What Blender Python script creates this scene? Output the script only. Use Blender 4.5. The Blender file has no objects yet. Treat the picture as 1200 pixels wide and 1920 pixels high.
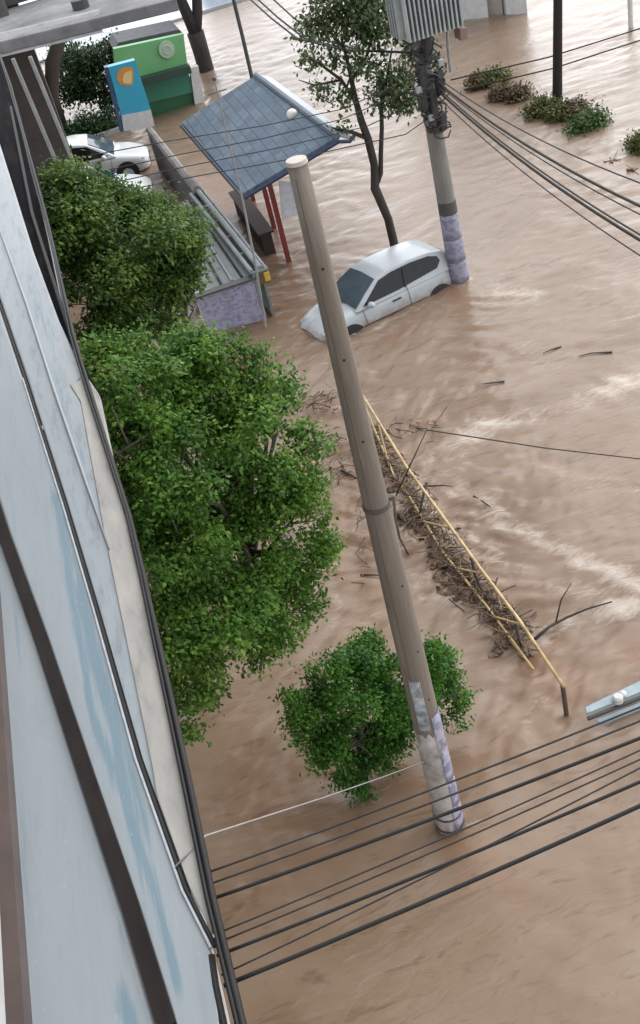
import bpy, bmesh, math, random
import numpy as np
from mathutils import Vector, Matrix, Euler
R = math.radians
scene = bpy.context.scene
col = scene.collection

# ------------------------------------------------------------------ camera
F, H, YAW = 2000.0, 12.0, R(7.3)
NAD = np.array([1300., 3500.]); CEN = np.array([600., 960.])
_v = NAD - CEN; dI = _v / np.hypot(*_v); eI = np.array([dI[1], -dI[0]])
PIT = math.atan2(F, float(np.hypot(*_v)))
_s, _c = math.sin(YAW), math.cos(YAW)
FW = np.array([math.cos(PIT)*_s, math.cos(PIT)*_c, -math.sin(PIT)])
DN = np.array([-math.sin(PIT)*_s, -math.sin(PIT)*_c, -math.cos(PIT)])
RT = np.array([_c, -_s, 0.])
cam_d = bpy.data.cameras.new('camera'); cam = bpy.data.objects.new('camera', cam_d); col.objects.link(cam)
rimg = RT*eI[0] + DN*dI[0]; dimg = RT*eI[1] + DN*dI[1]
M = Matrix.Identity(4)
for i in range(3):
    M[i][0] = rimg[i]; M[i][1] = -dimg[i]; M[i][2] = -FW[i]
M[2][3] = H
cam.matrix_world = M
cam_d.sensor_fit = 'VERTICAL'; cam_d.sensor_height = 24.0; cam_d.lens = 24.0*F/1920.0
cam_d.clip_start = 0.05; cam_d.clip_end = 1500
scene.camera = cam

# ------------------------------------------------------------------ sky, sun, exposure (overcast)
SUN_EL, SUN_ROT = R(50), R(58)
world = bpy.data.worlds.new('World'); scene.world = world; world.use_nodes = True
wn = world.node_tree.nodes; wl = world.node_tree.links
bg = wn['Background']; bg.inputs[1].default_value = 0.15
sky = wn.new('ShaderNodeTexSky'); sky.sky_type = 'NISHITA'; sky.sun_disc = False
sky.sun_elevation = SUN_EL; sky.sun_rotation = SUN_ROT
sky.air_density = 1.0; sky.dust_density = 1.0; sky.ozone_density = 1.0
hs = wn.new('ShaderNodeHueSaturation'); hs.inputs['Saturation'].default_value = 0.15
wl.new(sky.outputs[0], hs.inputs['Color']); wl.new(hs.outputs[0], bg.inputs[0])
sun_d = bpy.data.lights.new('sun', 'SUN'); sun_d.energy = 0.6; sun_d.angle = R(80); sun_d.color = (1.0, 0.97, 0.93)
sun = bpy.data.objects.new('sun', sun_d); col.objects.link(sun)
_az = SUN_ROT
sd = Vector((math.sin(_az)*math.cos(SUN_EL), math.cos(_az)*math.cos(SUN_EL), math.sin(SUN_EL)))
sun.rotation_euler = sd.to_track_quat('Z', 'Y').to_euler(); sun.location = (0, 0, 40)
scene.view_settings.view_transform = 'Standard'; scene.view_settings.look = 'None'
scene.view_settings.exposure = 1.5; scene.view_settings.gamma = 1.0
scene.cycles.max_bounces = 6; scene.cycles.transparent_max_bounces = 8

# ------------------------------------------------------------------ survey: photo sight-lines met with a level, a street depth or a street offset
def ray(x, y):
    o = np.array([x, y]) - CEN
    r = FW*F + DN*(o@dI) + RT*(o@eI)
    return r/np.linalg.norm(r)
O3 = np.array([0, 0, H])
def atz(x, y, z=0.0): r = ray(x, y); return Vector(O3 + r*(z-H)/r[2])
def aty(x, y, Y): r = ray(x, y); return Vector(O3 + r*(Y/r[1]))

rng = np.random.default_rng(7); random.seed(7)

# ------------------------------------------------------------------ materials
def new_mat(name):
    m = bpy.data.materials.new(name); m.use_nodes = True
    n = m.node_tree.nodes; l = m.node_tree.links
    return m, n, l, n['Principled BSDF']
def nd(n, t, **kw):
    x = n.new(t)
    for k, v in kw.items(): setattr(x, k, v)
    return x
def ramp(n, stops):
    r = n.new('ShaderNodeValToRGB'); e = r.color_ramp.elements
    while len(e) < len(stops): e.new(0.5)
    for i, (p, c) in enumerate(stops):
        e[i].position = p; e[i].color = (*c, 1) if len(c) == 3 else c
    return r
def mat(name, c1, c2=None, rough=0.6, scale=4.0, stretch=(1, 1, 1), metal=0.0, bump=0.0, bscale=None, spec=0.5, detail=5, lo=0.35, hi=0.65, c3=None):
    m, n, l, b = new_mat(name)
    b.inputs['Roughness'].default_value = rough; b.inputs['Metallic'].default_value = metal
    b.inputs['Specular IOR Level'].default_value = spec
    tc = nd(n, 'ShaderNodeTexCoord'); mp = nd(n, 'ShaderNodeMapping'); mp.inputs['Scale'].default_value = stretch
    l.new(tc.outputs['Object'], mp.inputs['Vector'])
    if c2 is None: c2 = tuple(c*0.78 for c in c1)
    nz = nd(n, 'ShaderNodeTexNoise'); nz.inputs['Scale'].default_value = scale; nz.inputs['Detail'].default_value = detail
    nz.inputs['Roughness'].default_value = 0.62
    l.new(mp.outputs[0], nz.inputs['Vector'])
    st = [(lo, c1), (hi, c2)] if c3 is None else [(lo, c1), ((lo+hi)/2, c2), (hi, c3)]
    rp = ramp(n, st); l.new(nz.outputs['Fac'], rp.inputs[0]); l.new(rp.outputs[0], b.inputs['Base Color'])
    if bump:
        n2 = nd(n, 'ShaderNodeTexNoise'); n2.inputs['Scale'].default_value = bscale or scale*6; n2.inputs['Detail'].default_value = 6
        l.new(mp.outputs[0], n2.inputs['Vector'])
        bp = nd(n, 'ShaderNodeBump'); bp.inputs['Strength'].default_value = bump; bp.inputs['Distance'].default_value = 0.02
        l.new(n2.outputs['Fac'], bp.inputs['Height']); l.new(bp.outputs[0], b.inputs['Normal'])
    return m
def leaf_mat(name, dark, mid, light, trans=0.35):
    m, n, l, b = new_mat(name)
    g = nd(n, 'ShaderNodeNewGeometry')
    tc = nd(n, 'ShaderNodeTexCoord'); nz = nd(n, 'ShaderNodeTexNoise'); nz.inputs['Scale'].default_value = 2.1; nz.inputs['Detail'].default_value = 3
    l.new(tc.outputs['Object'], nz.inputs['Vector'])
    ma = nd(n, 'ShaderNodeMath', operation='MULTIPLY_ADD'); ma.inputs[1].default_value = 0.34; ma.inputs[2].default_value = -0.24
    l.new(g.outputs['Random Per Island'], ma.inputs[0])
    mb = nd(n, 'ShaderNodeMath', operation='MULTIPLY_ADD'); mb.inputs[1].default_value = 1.15
    l.new(nz.outputs['Fac'], mb.inputs[0]); l.new(ma.outputs[0], mb.inputs[2])
    rp = ramp(n, [(0.1, dark), (0.5, mid), (0.92, light)]); l.new(mb.outputs[0], rp.inputs[0])
    l.new(rp.outputs[0], b.inputs['Base Color']); b.inputs['Roughness'].default_value = 0.45
    b.inputs['Specular IOR Level'].default_value = 0.22
    tr = nd(n, 'ShaderNodeBsdfTranslucent'); l.new(rp.outputs[0], tr.inputs['Color'])
    mx = nd(n, 'ShaderNodeMixShader'); mx.inputs[0].default_value = trans
    out = n['Material Output']
    l.new(b.outputs[0], mx.inputs[1]); l.new(tr.outputs[0], mx.inputs[2]); l.new(mx.outputs[0], out.inputs['Surface'])
    return m
def paper_mat(name, base=(0.55, 0.54, 0.66), ink=(0.13, 0.12, 0.3), sx=9, sz=26, thr=0.53):
    m, n, l, b = new_mat(name); b.inputs['Roughness'].default_value = 0.8
    tc = nd(n, 'ShaderNodeTexCoord'); mp = nd(n, 'ShaderNodeMapping'); mp.inputs['Scale'].default_value = (sx, sx, sz)
    l.new(tc.outputs['Object'], mp.inputs[0])
    nz = nd(n, 'ShaderNodeTexNoise'); nz.inputs['Scale'].default_value = 1; nz.inputs['Detail'].default_value = 2
    l.new(mp.outputs[0], nz.inputs['Vector'])
    rp = ramp(n, [(thr-0.02, base), (thr+0.06, ink)]); l.new(nz.outputs['Fac'], rp.inputs[0])
    n2 = nd(n, 'ShaderNodeTexNoise'); n2.inputs['Scale'].default_value = 3.5; l.new(tc.outputs['Object'], n2.inputs['Vector'])
    mx = nd(n, 'ShaderNodeMix', data_type='RGBA'); l.new(n2.outputs['Fac'], mx.inputs[0])
    mx.inputs[6].default_value = (*base, 1); l.new(rp.outputs[0], mx.inputs[7]); l.new(mx.outputs[2], b.inputs['Base Color'])
    return m

# ------------------------------------------------------------------ object helpers
ORG = {}
def tag(o, label=None, cat=None, group=None, kind=None):
    if label: o['label'] = label
    if cat: o['category'] = cat
    if group: o['group'] = group
    if kind: o['kind'] = kind
    return o
def thing(name, loc, label, cat, group=None):
    o = bpy.data.objects.new(name, None); o.empty_display_size = 0.2; col.objects.link(o)
    o.location = loc; ORG[o.name] = Vector(loc)
    return tag(o, label, cat, group)
class MB:
    def __init__(s): s.v = []; s.f = []
    def add(s, vs, fs):
        k = len(s.v); s.v += [tuple(p) for p in vs]; s.f += [tuple(i+k for i in f) for f in fs]; return s
    def quad(s, a, b, c, d): return s.add([a, b, c, d], [(0, 1, 2, 3)])
    def poly(s, ps): return s.add(ps, [tuple(range(len(ps)))])
    def slab(s, ps, t):          # polygon with thickness t (vector)
        t = Vector(t); n = len(ps); top = [Vector(p) for p in ps]; bot = [p+t for p in top]
        fs = [tuple(range(n)), tuple(range(2*n-1, n-1, -1))] + [(i, i+n, (i+1) % n+n, (i+1) % n) for i in range(n)]
        return s.add(top+bot, fs)
    def box(s, x0, x1, y0, y1, z0, z1):
        vs = [(x, y, z) for z in (z0, z1) for y in (y0, y1) for x in (x0, x1)]
        return s.add(vs, [(0, 2, 3, 1), (4, 5, 7, 6), (0, 1, 5, 4), (2, 6, 7, 3), (0, 4, 6, 2), (1, 3, 7, 5)])
    def obox(s, c, ax, ay, az):  # centre and three half axes
        c, ax, ay, az = map(Vector, (c, ax, ay, az))
        vs = [c+ax*i+ay*j+az*k for k in (-1, 1) for j in (-1, 1) for i in (-1, 1)]
        return s.add(vs, [(0, 2, 3, 1), (4, 5, 7, 6), (0, 1, 5, 4), (2, 6, 7, 3), (0, 4, 6, 2), (1, 3, 7, 5)])
    def tube(s, pts, r, n=8, cap=True):
        pts = [Vector(p) for p in pts]; rs = list(r) if hasattr(r, '__len__') else [r]*len(pts)
        vs = []; fs = []; up = Vector((0.13, 0.21, 0.97))
        for i, p in enumerate(pts):
            t = (pts[min(i+1, len(pts)-1)]-pts[max(i-1, 0)]).normalized()
            a = t.cross(up)
            if a.length < 1e-3: a = t.cross(Vector((1, 0, 0)))
            a.normalize(); b = t.cross(a)
            for k in range(n):
                w = 2*math.pi*k/n; vs.append(p+a*(rs[i]*math.cos(w))+b*(rs[i]*math.sin(w)))
        for i in range(len(pts)-1):
            for k in range(n):
                fs.append((i*n+k, i*n+(k+1) % n, (i+1)*n+(k+1) % n, (i+1)*n+k))
        if cap: fs += [tuple(range(n-1, -1, -1)), tuple((len(pts)-1)*n+k for k in range(n))]
        return s.add(vs, fs)
    def ball(s, c, r, sz=1.0, nu=12, nv=8):
        c = Vector(c); vs = [c+Vector((0, 0, -r*sz))]; fs = []
        for j in range(1, nv):
            a = math.pi*j/nv-math.pi/2
            for i in range(nu):
                w = 2*math.pi*i/nu; vs.append(c+Vector((r*math.cos(a)*math.cos(w), r*math.cos(a)*math.sin(w), r*sz*math.sin(a))))
        vs.append(c+Vector((0, 0, r*sz))); L = len(vs)-1
        for i in range(nu): fs.append((0, 1+(i+1) % nu, 1+i)); fs.append((L, L-nu+i, L-nu+(i+1) % nu))
        for j in range(nv-2):
            for i in range(nu):
                a = 1+j*nu+i; b = 1+j*nu+(i+1) % nu; fs.append((a, b, b+nu, a+nu))
        return s.add(vs, fs)
    def build(s, name, m, parent=None, origin=None, smooth=False, bevel=0.0, seg=2):
        org = ORG[parent.name] if parent is not None else Vector(origin or (0, 0, 0))
        me = bpy.data.meshes.new(name)
        me.from_pydata([tuple(Vector(p)-org) for p in s.v], [], s.f); me.update()
        me.materials.append(m)
        if smooth:
            me.polygons.foreach_set('use_smooth', [True]*len(me.polygons))
        o = bpy.data.objects.new(name, me); col.objects.link(o)
        if parent is not None: o.parent = parent
        else: o.location = org
        ORG[o.name] = org
        if bevel:
            bv = o.modifiers.new('bevel', 'BEVEL'); bv.width = bevel; bv.segments = seg; bv.limit_method = 'ANGLE'; bv.angle_limit = R(35)
        if smooth and bevel:
            o.modifiers.new('wn', 'WEIGHTED_NORMAL')
        return o
def arr_mesh(name, V, Fc, m, parent=None, origin=(0, 0, 0), smooth=False):
    org = ORG[parent.name] if parent is not None else Vector(origin)
    V = np.asarray(V, np.float32) - np.array(org, np.float32); Fc = np.asarray(Fc, np.int32)
    me = bpy.data.meshes.new(name); nf, k = Fc.shape
    me.vertices.add(len(V)); me.vertices.foreach_set('co', V.ravel())
    me.loops.add(nf*k); me.loops.foreach_set('vertex_index', Fc.ravel())
    me.polygons.add(nf); me.polygons.foreach_set('loop_start', np.arange(0, nf*k, k, dtype=np.int32))
    me.polygons.foreach_set('loop_total', np.full(nf, k, np.int32))
    if smooth: me.polygons.foreach_set('use_smooth', np.ones(nf, bool))
    me.update(calc_edges=True); me.validate()
    me.materials.append(m)
    o = bpy.data.objects.new(name, me); col.objects.link(o)
    if parent is not None: o.parent = parent
    else: o.location = org
    ORG[o.name] = org
    return o

# ------------------------------------------------------------------ the flood water
def seglist(px, z=0.0): return np.array([[*atz(x, y, z)][:2] for x, y in px])
def dist_poly(X, Y, P):
    D = np.full(X.shape, 1e9)
    for (x0, y0), (x1, y1) in zip(P[:-1], P[1:]):
        dx, dy = x1-x0, y1-y0; t = np.clip(((X-x0)*dx+(Y-y0)*dy)/(dx*dx+dy*dy), 0, 1)
        D = np.minimum(D, np.hypot(X-x0-t*dx, Y-y0-t*dy))
    return D
def axis(stops):
    out = [stops[0][0]]
    for (a, s0), (b, s1) in zip(stops[:-1], stops[1:]):
        while out[-1] < b-1e-6:
            out.append(min(b, out[-1]+s0))
    return np.array(out)
xs = axis([(-90, 10), (-20, 2), (-4, .25), (-1.8, .055), (8, .1), (15, .22), (26, 1.5), (60, 12), (170, 12)])
ys = axis([(-40, 6), (-8, 1), (2, .12), (5, .05), (14, .065), (24, .1), (36, .18), (62, 1.2), (90, 12), (300, 12)])
X, Y = np.meshgrid(xs, ys)
foams = [  # streaks of foam read off the photograph: path, half width, strength
    ([(765, 872), (830, 838), (900, 808), (1000, 778), (1100, 746), (1210, 712)], .20, .95),
    ([(800, 850), (860, 905), (940, 965), (1000, 1008), (1060, 1045), (1130, 1075), (1210, 1100)], .17, .85),
    ([(1012, 1192), (1060, 1165), (1130, 1152), (1205, 1142)], .13, 1.2),
    ([(890, 565), (935, 548), (995, 552)], .30, .75),
    ([(805, 1105), (840, 1120), (870, 1105)], .12, 1.1),
    ([(765, 1065), (800, 1090)], .10, .8),
    ([(780, 860), (800, 905), (850, 935)], .10, .8),
    ([(870, 975), (905, 1040), (970, 1090)], .10, .5),
    ([(1000, 1010), (1090, 1000), (1200, 1010)], .10, .35),
    ([(560, 640), (640, 648), (700, 632)], .12, .55),
    ([(700, 632), (790, 590), (850, 560)], .08, .45),
    ([(630, 700), (760, 735), (900, 720)], .15, .3),
    ([(1130, 1310), (1200, 1260)], .10, .5),
    ([(815, 1545), (840, 1560), (875, 1545)], .05, .7), ([(845, 520), (862, 532), (880, 524)], .08, .7), ([(545, 612), (600, 630), (680, 622), (760, 590), (845, 556)], .07, .75), ([(730, 466), (742, 470), (752, 465)], .06, .6), ([(990, 250), (1060, 262), (1150, 250)], .25, .45),
    ([(600, 930), (590, 1000), (640, 1075)], .09, .4),
    ([(560, 1235), (610, 1180), (700, 1160)], .10, .35),
    ([(480, 1400), (500, 1450), (560, 1430)], .08, .3),
    ([(700, 1190), (800, 1200), (900, 1180)], .12, .3),
    ([(960, 680), (1080, 660), (1200, 640)], .25, .3), ([(1000, 870), (1100, 900), (1200, 930)], .15, .4), ([(820, 700), (900, 690), (1000, 640)], .25, .35), ([(620, 520), (700, 420), (640, 380)], .6, .25), ([(920, 1060), (1000, 1100), (1080, 1110), (1200, 1120)], .12, .5), ([(770, 900), (790, 870), (860, 850)], .15, .8), ([(705, 815), (770, 905), (850, 1015), (930, 1130), (1000, 1215)], .10, .85), ([(690, 850), (740, 940), (775, 1030), (820, 1110)], .09, .7), ([(850, 1130), (880, 1175), (930, 1190)], .09, .75), ([(620, 800), (600, 860), (630, 930)], .09, .55), ([(640, 1100), (620, 1180), (560, 1240)], .08, .5), ([(1040, 1290), (1000, 1340), (940, 1390)], .1, .45),
]
foam = np.zeros(X.shape)
for P, w, s in foams:
    D = dist_poly(X+.12*np.sin(3.1*Y+2*X)+.05*np.sin(9*Y), Y+.10*np.sin(2.3*X+Y)+.05*np.sin(7.3*X+3*Y), seglist(P)); foam = np.maximum(foam, s*(.75+.3*np.sin(2.1*X+1.3*Y))*np.exp(-(D/(w*1.7))**2*0.9))
muds = [  # churned orange-brown patches
    ([(525, 765), (600, 755), (650, 765)], .35, .9), ([(710, 805), (760, 800), (820, 795)], .22, .9),
    ([(590, 850), (640, 880), (660, 960)], .3, .6), ([(700, 820), (760, 930), (830, 1050), (960, 1170), (1050, 1290)], .55, .9), ([(560, 770), (620, 900), (650, 1060), (700, 1190)], .5, .7),
    ([(1200, 1225), (1150, 1250)], .3, 1.0), ([(1080, 1280), (1000, 1330), (900, 1400)], .4, .6),
    ([(850, 1560), (900, 1600), (980, 1680)], .25, .7), ([(480, 1500), (650, 1480), (800, 1440)], .55, .6),
    ([(420, 1700), (520, 1640), (620, 1600)], .4, .5), ([(510, 430), (560, 480), (520, 580)], .7, .7),
    ([(420, 280), (370, 290), (430, 400), (470, 440)], 1.2, 1.3), ([(850, 545), (870, 560)], .3, .8), ([(720, 640), (800, 600)], .3, .6)]
mud = np.zeros(X.shape)
for P, w, s in muds:
    D = dist_poly(X, Y, seglist(P)); mud = np.maximum(mud, s*np.exp(-(D/w)**2))
rail_line = seglist([(640, 690), (1058, 1310)])
turb = np.exp(-(dist_poly(X, Y, rail_line)/1.15)**2)+.6*np.exp(-(dist_poly(X, Y, seglist([(560, 770), (620, 900), (650, 1060), (700, 1190)]))/.8)**2)
Z = np.zeros(X.shape)
wr = np.random.default_rng(3)
WX = X + .35*np.sin(.7*Y+.4*X) + .2*np.sin(1.9*Y-1.1*X+1); WY = Y + .3*np.sin(.9*X+.5*Y+2) + .15*np.sin(2.3*X-.8*Y)
for lam, amp, n in ((5., .010, 6), (2.2, .012, 10), (1.0, .012, 14), (.55, .009, 16), (.3, .005, 18)):
    acc = np.zeros(X.shape)
    for _ in range(n):
        th = wr.normal(math.pi/2, .5); k = 2*math.pi/(lam*wr.uniform(.75, 1.3))
        ph = k*(math.cos(th)*WX+math.sin(th)*WY)+wr.uniform(0, 6.28)
        acc += np.sin(ph)+.35*np.cos(2*ph)
    calm = .55+.45*np.sin(.55*X+.8*np.sin(.4*Y)+lam)*np.sin(.47*Y+.6*np.sin(.5*X)+2*lam)
    Z += amp/math.sqrt(n)*1.25*acc*(calm+1.5*turb*(lam < 1.5))
Z *= np.clip((140-np.hypot(X, Y-10))/60, 0, 1)
Z += .03*foam*np.sin(9*WX+7*WY)*.6
V = np.stack([X, Y, Z], -1).reshape(-1, 3)
ny, nx = X.shape; idx = np.arange(nx*ny).reshape(ny, nx)
Fq = np.stack([idx[:-1, :-1], idx[:-1, 1:], idx[1:, 1:], idx[1:, :-1]], -1).reshape(-1, 4)
m, n, l, b = new_mat('muddy_water')
tc = nd(n, 'ShaderNodeTexCoord')
def noise(scale, stretch, detail=5, rough=.6, dist=0.0):
    mp = nd(n, 'ShaderNodeMapping'); mp.inputs['Scale'].default_value = stretch; l.new(tc.outputs['Object'], mp.inputs[0])
    z = nd(n, 'ShaderNodeTexNoise'); z.inputs['Scale'].default_value = scale; z.inputs['Detail'].default_value = detail
    z.inputs['Roughness'].default_value = rough; z.inputs['Distortion'].default_value = dist
    l.new(mp.outputs[0], z.inputs['Vector']); return z
nb = noise(.35, (1, 1.6, 1), 6, .6, .8)
rp = ramp(n, [(.3, (.150, .096, .059)), (.5, (.186, .126, .083)), (.7, (.216, .156, .110))]); l.new(nb.outputs['Fac'], rp.inputs[0])
nm = noise(3.2, (.5, 1.5, 1), 6, .7, .6)
am = nd(n, 'ShaderNodeAttribute', attribute_name='mud'); af = nd(n, 'ShaderNodeAttribute', attribute_name='foam')
mm = nd(n, 'ShaderNodeMath', operation='MULTIPLY'); l.new(am.outputs['Fac'], mm.inputs[0])
rm = ramp(n, [(.38, (0, 0, 0)), (.62, (1, 1, 1))]); l.new(nm.outputs['Fac'], rm.inputs[0]); l.new(rm.outputs[0], mm.inputs[1])
mx = nd(n, 'ShaderNodeMix', data_type='RGBA'); l.new(mm.outputs[0], mx.inputs[0]); l.new(rp.outputs[0], mx.inputs[6]); mx.inputs[7].default_value = (.195, .105, .06, 1)
# dark silt threads drawn out along the current
ns = noise(1.9, (.42, 1.7, 1), 8, .7, 2.2)
rs = ramp(n, [(.555, (0, 0, 0)), (.66, (.7, .7, .7))]); l.new(ns.outputs['Fac'], rs.inputs[0])
mx1 = nd(n, 'ShaderNodeMix', data_type='RGBA'); l.new(rs.outputs[0], mx1.inputs[0]); l.new(mx.outputs[2], mx1.inputs[6]); mx1.inputs[7].default_value = (.105, .062, .040, 1)
nf = noise(3.6, (.6, 1.5, 1), 9, .78, 1.4)
mf = nd(n, 'ShaderNodeMath', operation='MULTIPLY_ADD'); mf.inputs[1].default_value = 2.6; l.new(nf.outputs['Fac'], mf.inputs[0]); mf.inputs[2].default_value = -1.68
sf = nd(n, 'ShaderNodeMath', operation='ADD'); l.new(mf.outputs[0], sf.inputs[0]); l.new(af.outputs['Fac'], sf.inputs[1])
rf = ramp(n, [(.0, (0, 0, 0)), (.75, (.8, .8, .8))]); l.new(sf.outputs[0], rf.inputs[0])
mx2 = nd(n, 'ShaderNodeMix', data_type='RGBA'); l.new(rf.outputs[0], mx2.inputs[0]); l.new(mx1.outputs[2], mx2.inputs[6]); mx2.inputs[7].default_value = (.44, .38, .32, 1)
# silt-laden body colour, smooth because light scatters inside it; the sky mirrors only in the rippled skin
n.remove(b)
df = nd(n, 'ShaderNodeBsdfDiffuse'); l.new(mx2.outputs[2], df.inputs['Color'])
geo = nd(n, 'ShaderNodeNewGeometry')
vm = nd(n, 'ShaderNodeMix', data_type='VECTOR'); vt = nd(n, 'ShaderNodeAttribute', attribute_name='turb'); vf = nd(n, 'ShaderNodeMath', operation='MULTIPLY_ADD'); vf.inputs[1].default_value = .5; vf.inputs[2].default_value = .14; l.new(vt.outputs['Fac'], vf.inputs[0]); l.new(vf.outputs[0], vm.inputs[0]); vm.inputs[4].default_value = (0, 0, 1); l.new(geo.outputs['Normal'], vm.inputs[5])
l.new(vm.outputs[1], df.inputs['Normal'])
gl = nd(n, 'ShaderNodeBsdfGlossy'); gl.inputs['Color'].default_value = (1, 1, 1, 1)
rr = nd(n, 'ShaderNodeMapRange'); rr.inputs[3].default_value = .28; rr.inputs[4].default_value = .5; l.new(rf.outputs[0], rr.inputs[0]); l.new(rr.outputs[0], gl.inputs['Roughness'])
n1 = noise(3.4, (.6, 1.8, 1), 3, .55, 1.2); bp = nd(n, 'ShaderNodeBump'); bp.inputs['Strength'].default_value = .38; bp.inputs['Distance'].default_value = .04
l.new(n1.outputs['Fac'], bp.inputs['Height']); l.new(bp.outputs[0], gl.inputs['Normal'])
fr = nd(n, 'ShaderNodeFresnel'); fr.inputs['IOR'].default_value = 1.40; l.new(bp.outputs[0], fr.inputs['Normal'])
wm = nd(n, 'ShaderNodeMixShader'); l.new(fr.outputs[0], wm.inputs[0]); l.new(df.outputs[0], wm.inputs[1]); l.new(gl.outputs[0], wm.inputs[2])
l.new(wm.outputs[0], n['Material Output'].inputs['Surface'])
water = arr_mesh('water', V, Fq, m, smooth=True); water['kind'] = 'structure'
for nm_, A in (('foam', foam), ('mud', mud), ('turb', turb)):
    at = water.data.attributes.new(nm_, 'FLOAT', 'POINT'); at.data.foreach_set('value', A.astype(np.float32).ravel())

# far raised pavement beyond the flood
pv = MB(); pv.box(-6, 13.4, 58, 90, -.3, .12)
pv.build('pavement', mat('wet_pavement', (.30, .34, .38), (.24, .28, .32), rough=.25, scale=.6), origin=(0, 0, 0))['kind'] = 'structure'

# ------------------------------------------------------------------ the near building on the left
def panel_mat():
    m, n, l, b = new_mat('painted_sheet'); tc = nd(n, 'ShaderNodeTexCoord')
    def nz(scale, st, det=5, rg=.6, off=(0, 0, 0)):
        mp = nd(n, 'ShaderNodeMapping'); mp.inputs['Scale'].default_value = st; mp.inputs['Location'].default_value = off; l.new(tc.outputs['Object'], mp.inputs[0])
        z = nd(n, 'ShaderNodeTexNoise'); z.inputs['Scale'].default_value = scale; z.inputs['Detail'].default_value = det; z.inputs['Roughness'].default_value = rg
        l.new(mp.outputs[0], z.inputs['Vector']); return z
    a = nz(1.2, (3, .35, 1)); r1 = ramp(n, [(.3, (.20, .228, .247)), (.7, (.225, .25, .266))]); l.new(a.outputs['Fac'], r1.inputs[0])
    # blue paint smears
    at = nd(n, 'ShaderNodeAttribute', attribute_name='smear')
    c = nz(1.6, (14, .55, 1), 7, .7); ad = nd(n, 'ShaderNodeMath', operation='MULTIPLY_ADD'); l.new(c.outputs['Fac'], ad.inputs[0]); ad.inputs[1].default_value = 3.4; ad.inputs[2].default_value = -1.95
    ad2 = nd(n, 'ShaderNodeMath', operation='ADD'); l.new(ad.outputs[0], ad2.inputs[0]); l.new(at.outputs['Fac'], ad2.inputs[1])
    r2 = ramp(n, [(.0, (0, 0, 0)), (.6, (.72, .72, .72))]); l.new(ad2.outputs[0], r2.inputs[0])
    mx = nd(n, 'ShaderNodeMix', data_type='RGBA'); l.new(r2.outputs[0], mx.inputs[0]); l.new(r1.outputs[0], mx.inputs[6]); mx.inputs[7].default_value = (.085, .155, .20, 1)
    # chalky specks and grime
    d = nz(26, (1.6, .8, 1), 3, .6); r3 = ramp(n, [(.66, (0, 0, 0)), (.74, (.6, .6, .6))]); l.new(d.outputs['Fac'], r3.inputs[0])
    mx2 = nd(n, 'ShaderNodeMix', data_type='RGBA'); l.new(r3.outputs[0], mx2.inputs[0]); l.new(mx.outputs[2], mx2.inputs[6]); mx2.inputs[7].default_value = (.30, .32, .335, 1)
    g = nz(5, (3, .5, 1), 6, .7, (4, 2, 0)); r4 = ramp(n, [(.5, (0, 0, 0)), (.75, (.75, .75, .75))]); ag = nd(n, 'ShaderNodeAttribute', attribute_name='grime'); gm = nd(n, 'ShaderNodeMath', operation='MULTIPLY'); l.new(r4.outputs[0], gm.inputs[0]); l.new(ag.outputs['Fac'], gm.inputs[1]); l.new(g.outputs['Fac'], r4.inputs[0])
    mx3 = nd(n, 'ShaderNodeMix', data_type='RGBA'); l.new(gm.outputs[0], mx3.inputs[0]); l.new(mx2.outputs[2], mx3.inputs[6]); mx3.inputs[7].default_value = (.085, .092, .092, 1)
    l.new(mx3.outputs[2], b.inputs['Base Color']); b.inputs['Roughness'].default_value = .38
    bp = nd(n, 'ShaderNodeBump'); bp.inputs['Strength'].default_value = .15; bp.inputs['Distance'].default_value = .01; l.new(g.outputs['Fac'], bp.inputs['Height']); l.new(bp.outputs[0], b.inputs['Normal'])
    return m
M_sheet = panel_mat()
M_black = mat('black_rubber', (.010, .009, .009), (.016, .014, .013), rough=.6, spec=.25)
M_cable = mat('black_cable', (.010, .010, .011), (.016, .015, .015), rough=.6, spec=.25)
M_wire = mat('aged_wire', (.018, .015, .014), (.03, .026, .024), rough=.6, scale=3, spec=.3)
M_beige = mat('beige_plaster', (.34, .325, .29), (.26, .25, .235), rough=.8, scale=3, stretch=(2, .5, 1), bump=.1, c3=(.11, .11, .107), lo=.3, hi=.8)
M_white = mat('white_paint', (.52, .52, .52), (.43, .43, .42), rough=.5)
M_wall = mat('grey_render', (.42, .42, .41), (.33, .33, .33), rough=.85, scale=1.2, bump=.2)
M_brown = mat('brown_aluminium', (.075, .05, .042), (.05, .035, .03), rough=.4)
M_glassd = mat('dark_glass', (.02, .025, .03), (.03, .035, .04), rough=.08)
ZM = 8.0
bld = thing('painted_building', (-1.35, 5, 0), 'pale blue-grey painted building along the left edge, with blue smears on its ledge', 'building')
A_px = [(-14, 520), (0, 570), (47, 709), (123, 947), (182, 1145), (261, 1422), (349, 1668), (404, 1776)]
B_px = [(-30, 880), (8, 1002), (79, 1200), (166, 1462), (246, 1700), (318, 1935)]
A3 = [atz(x, y, ZM) for x, y in A_px]; B3 = [atz(x, y, ZM) for x, y in B_px]
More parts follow.
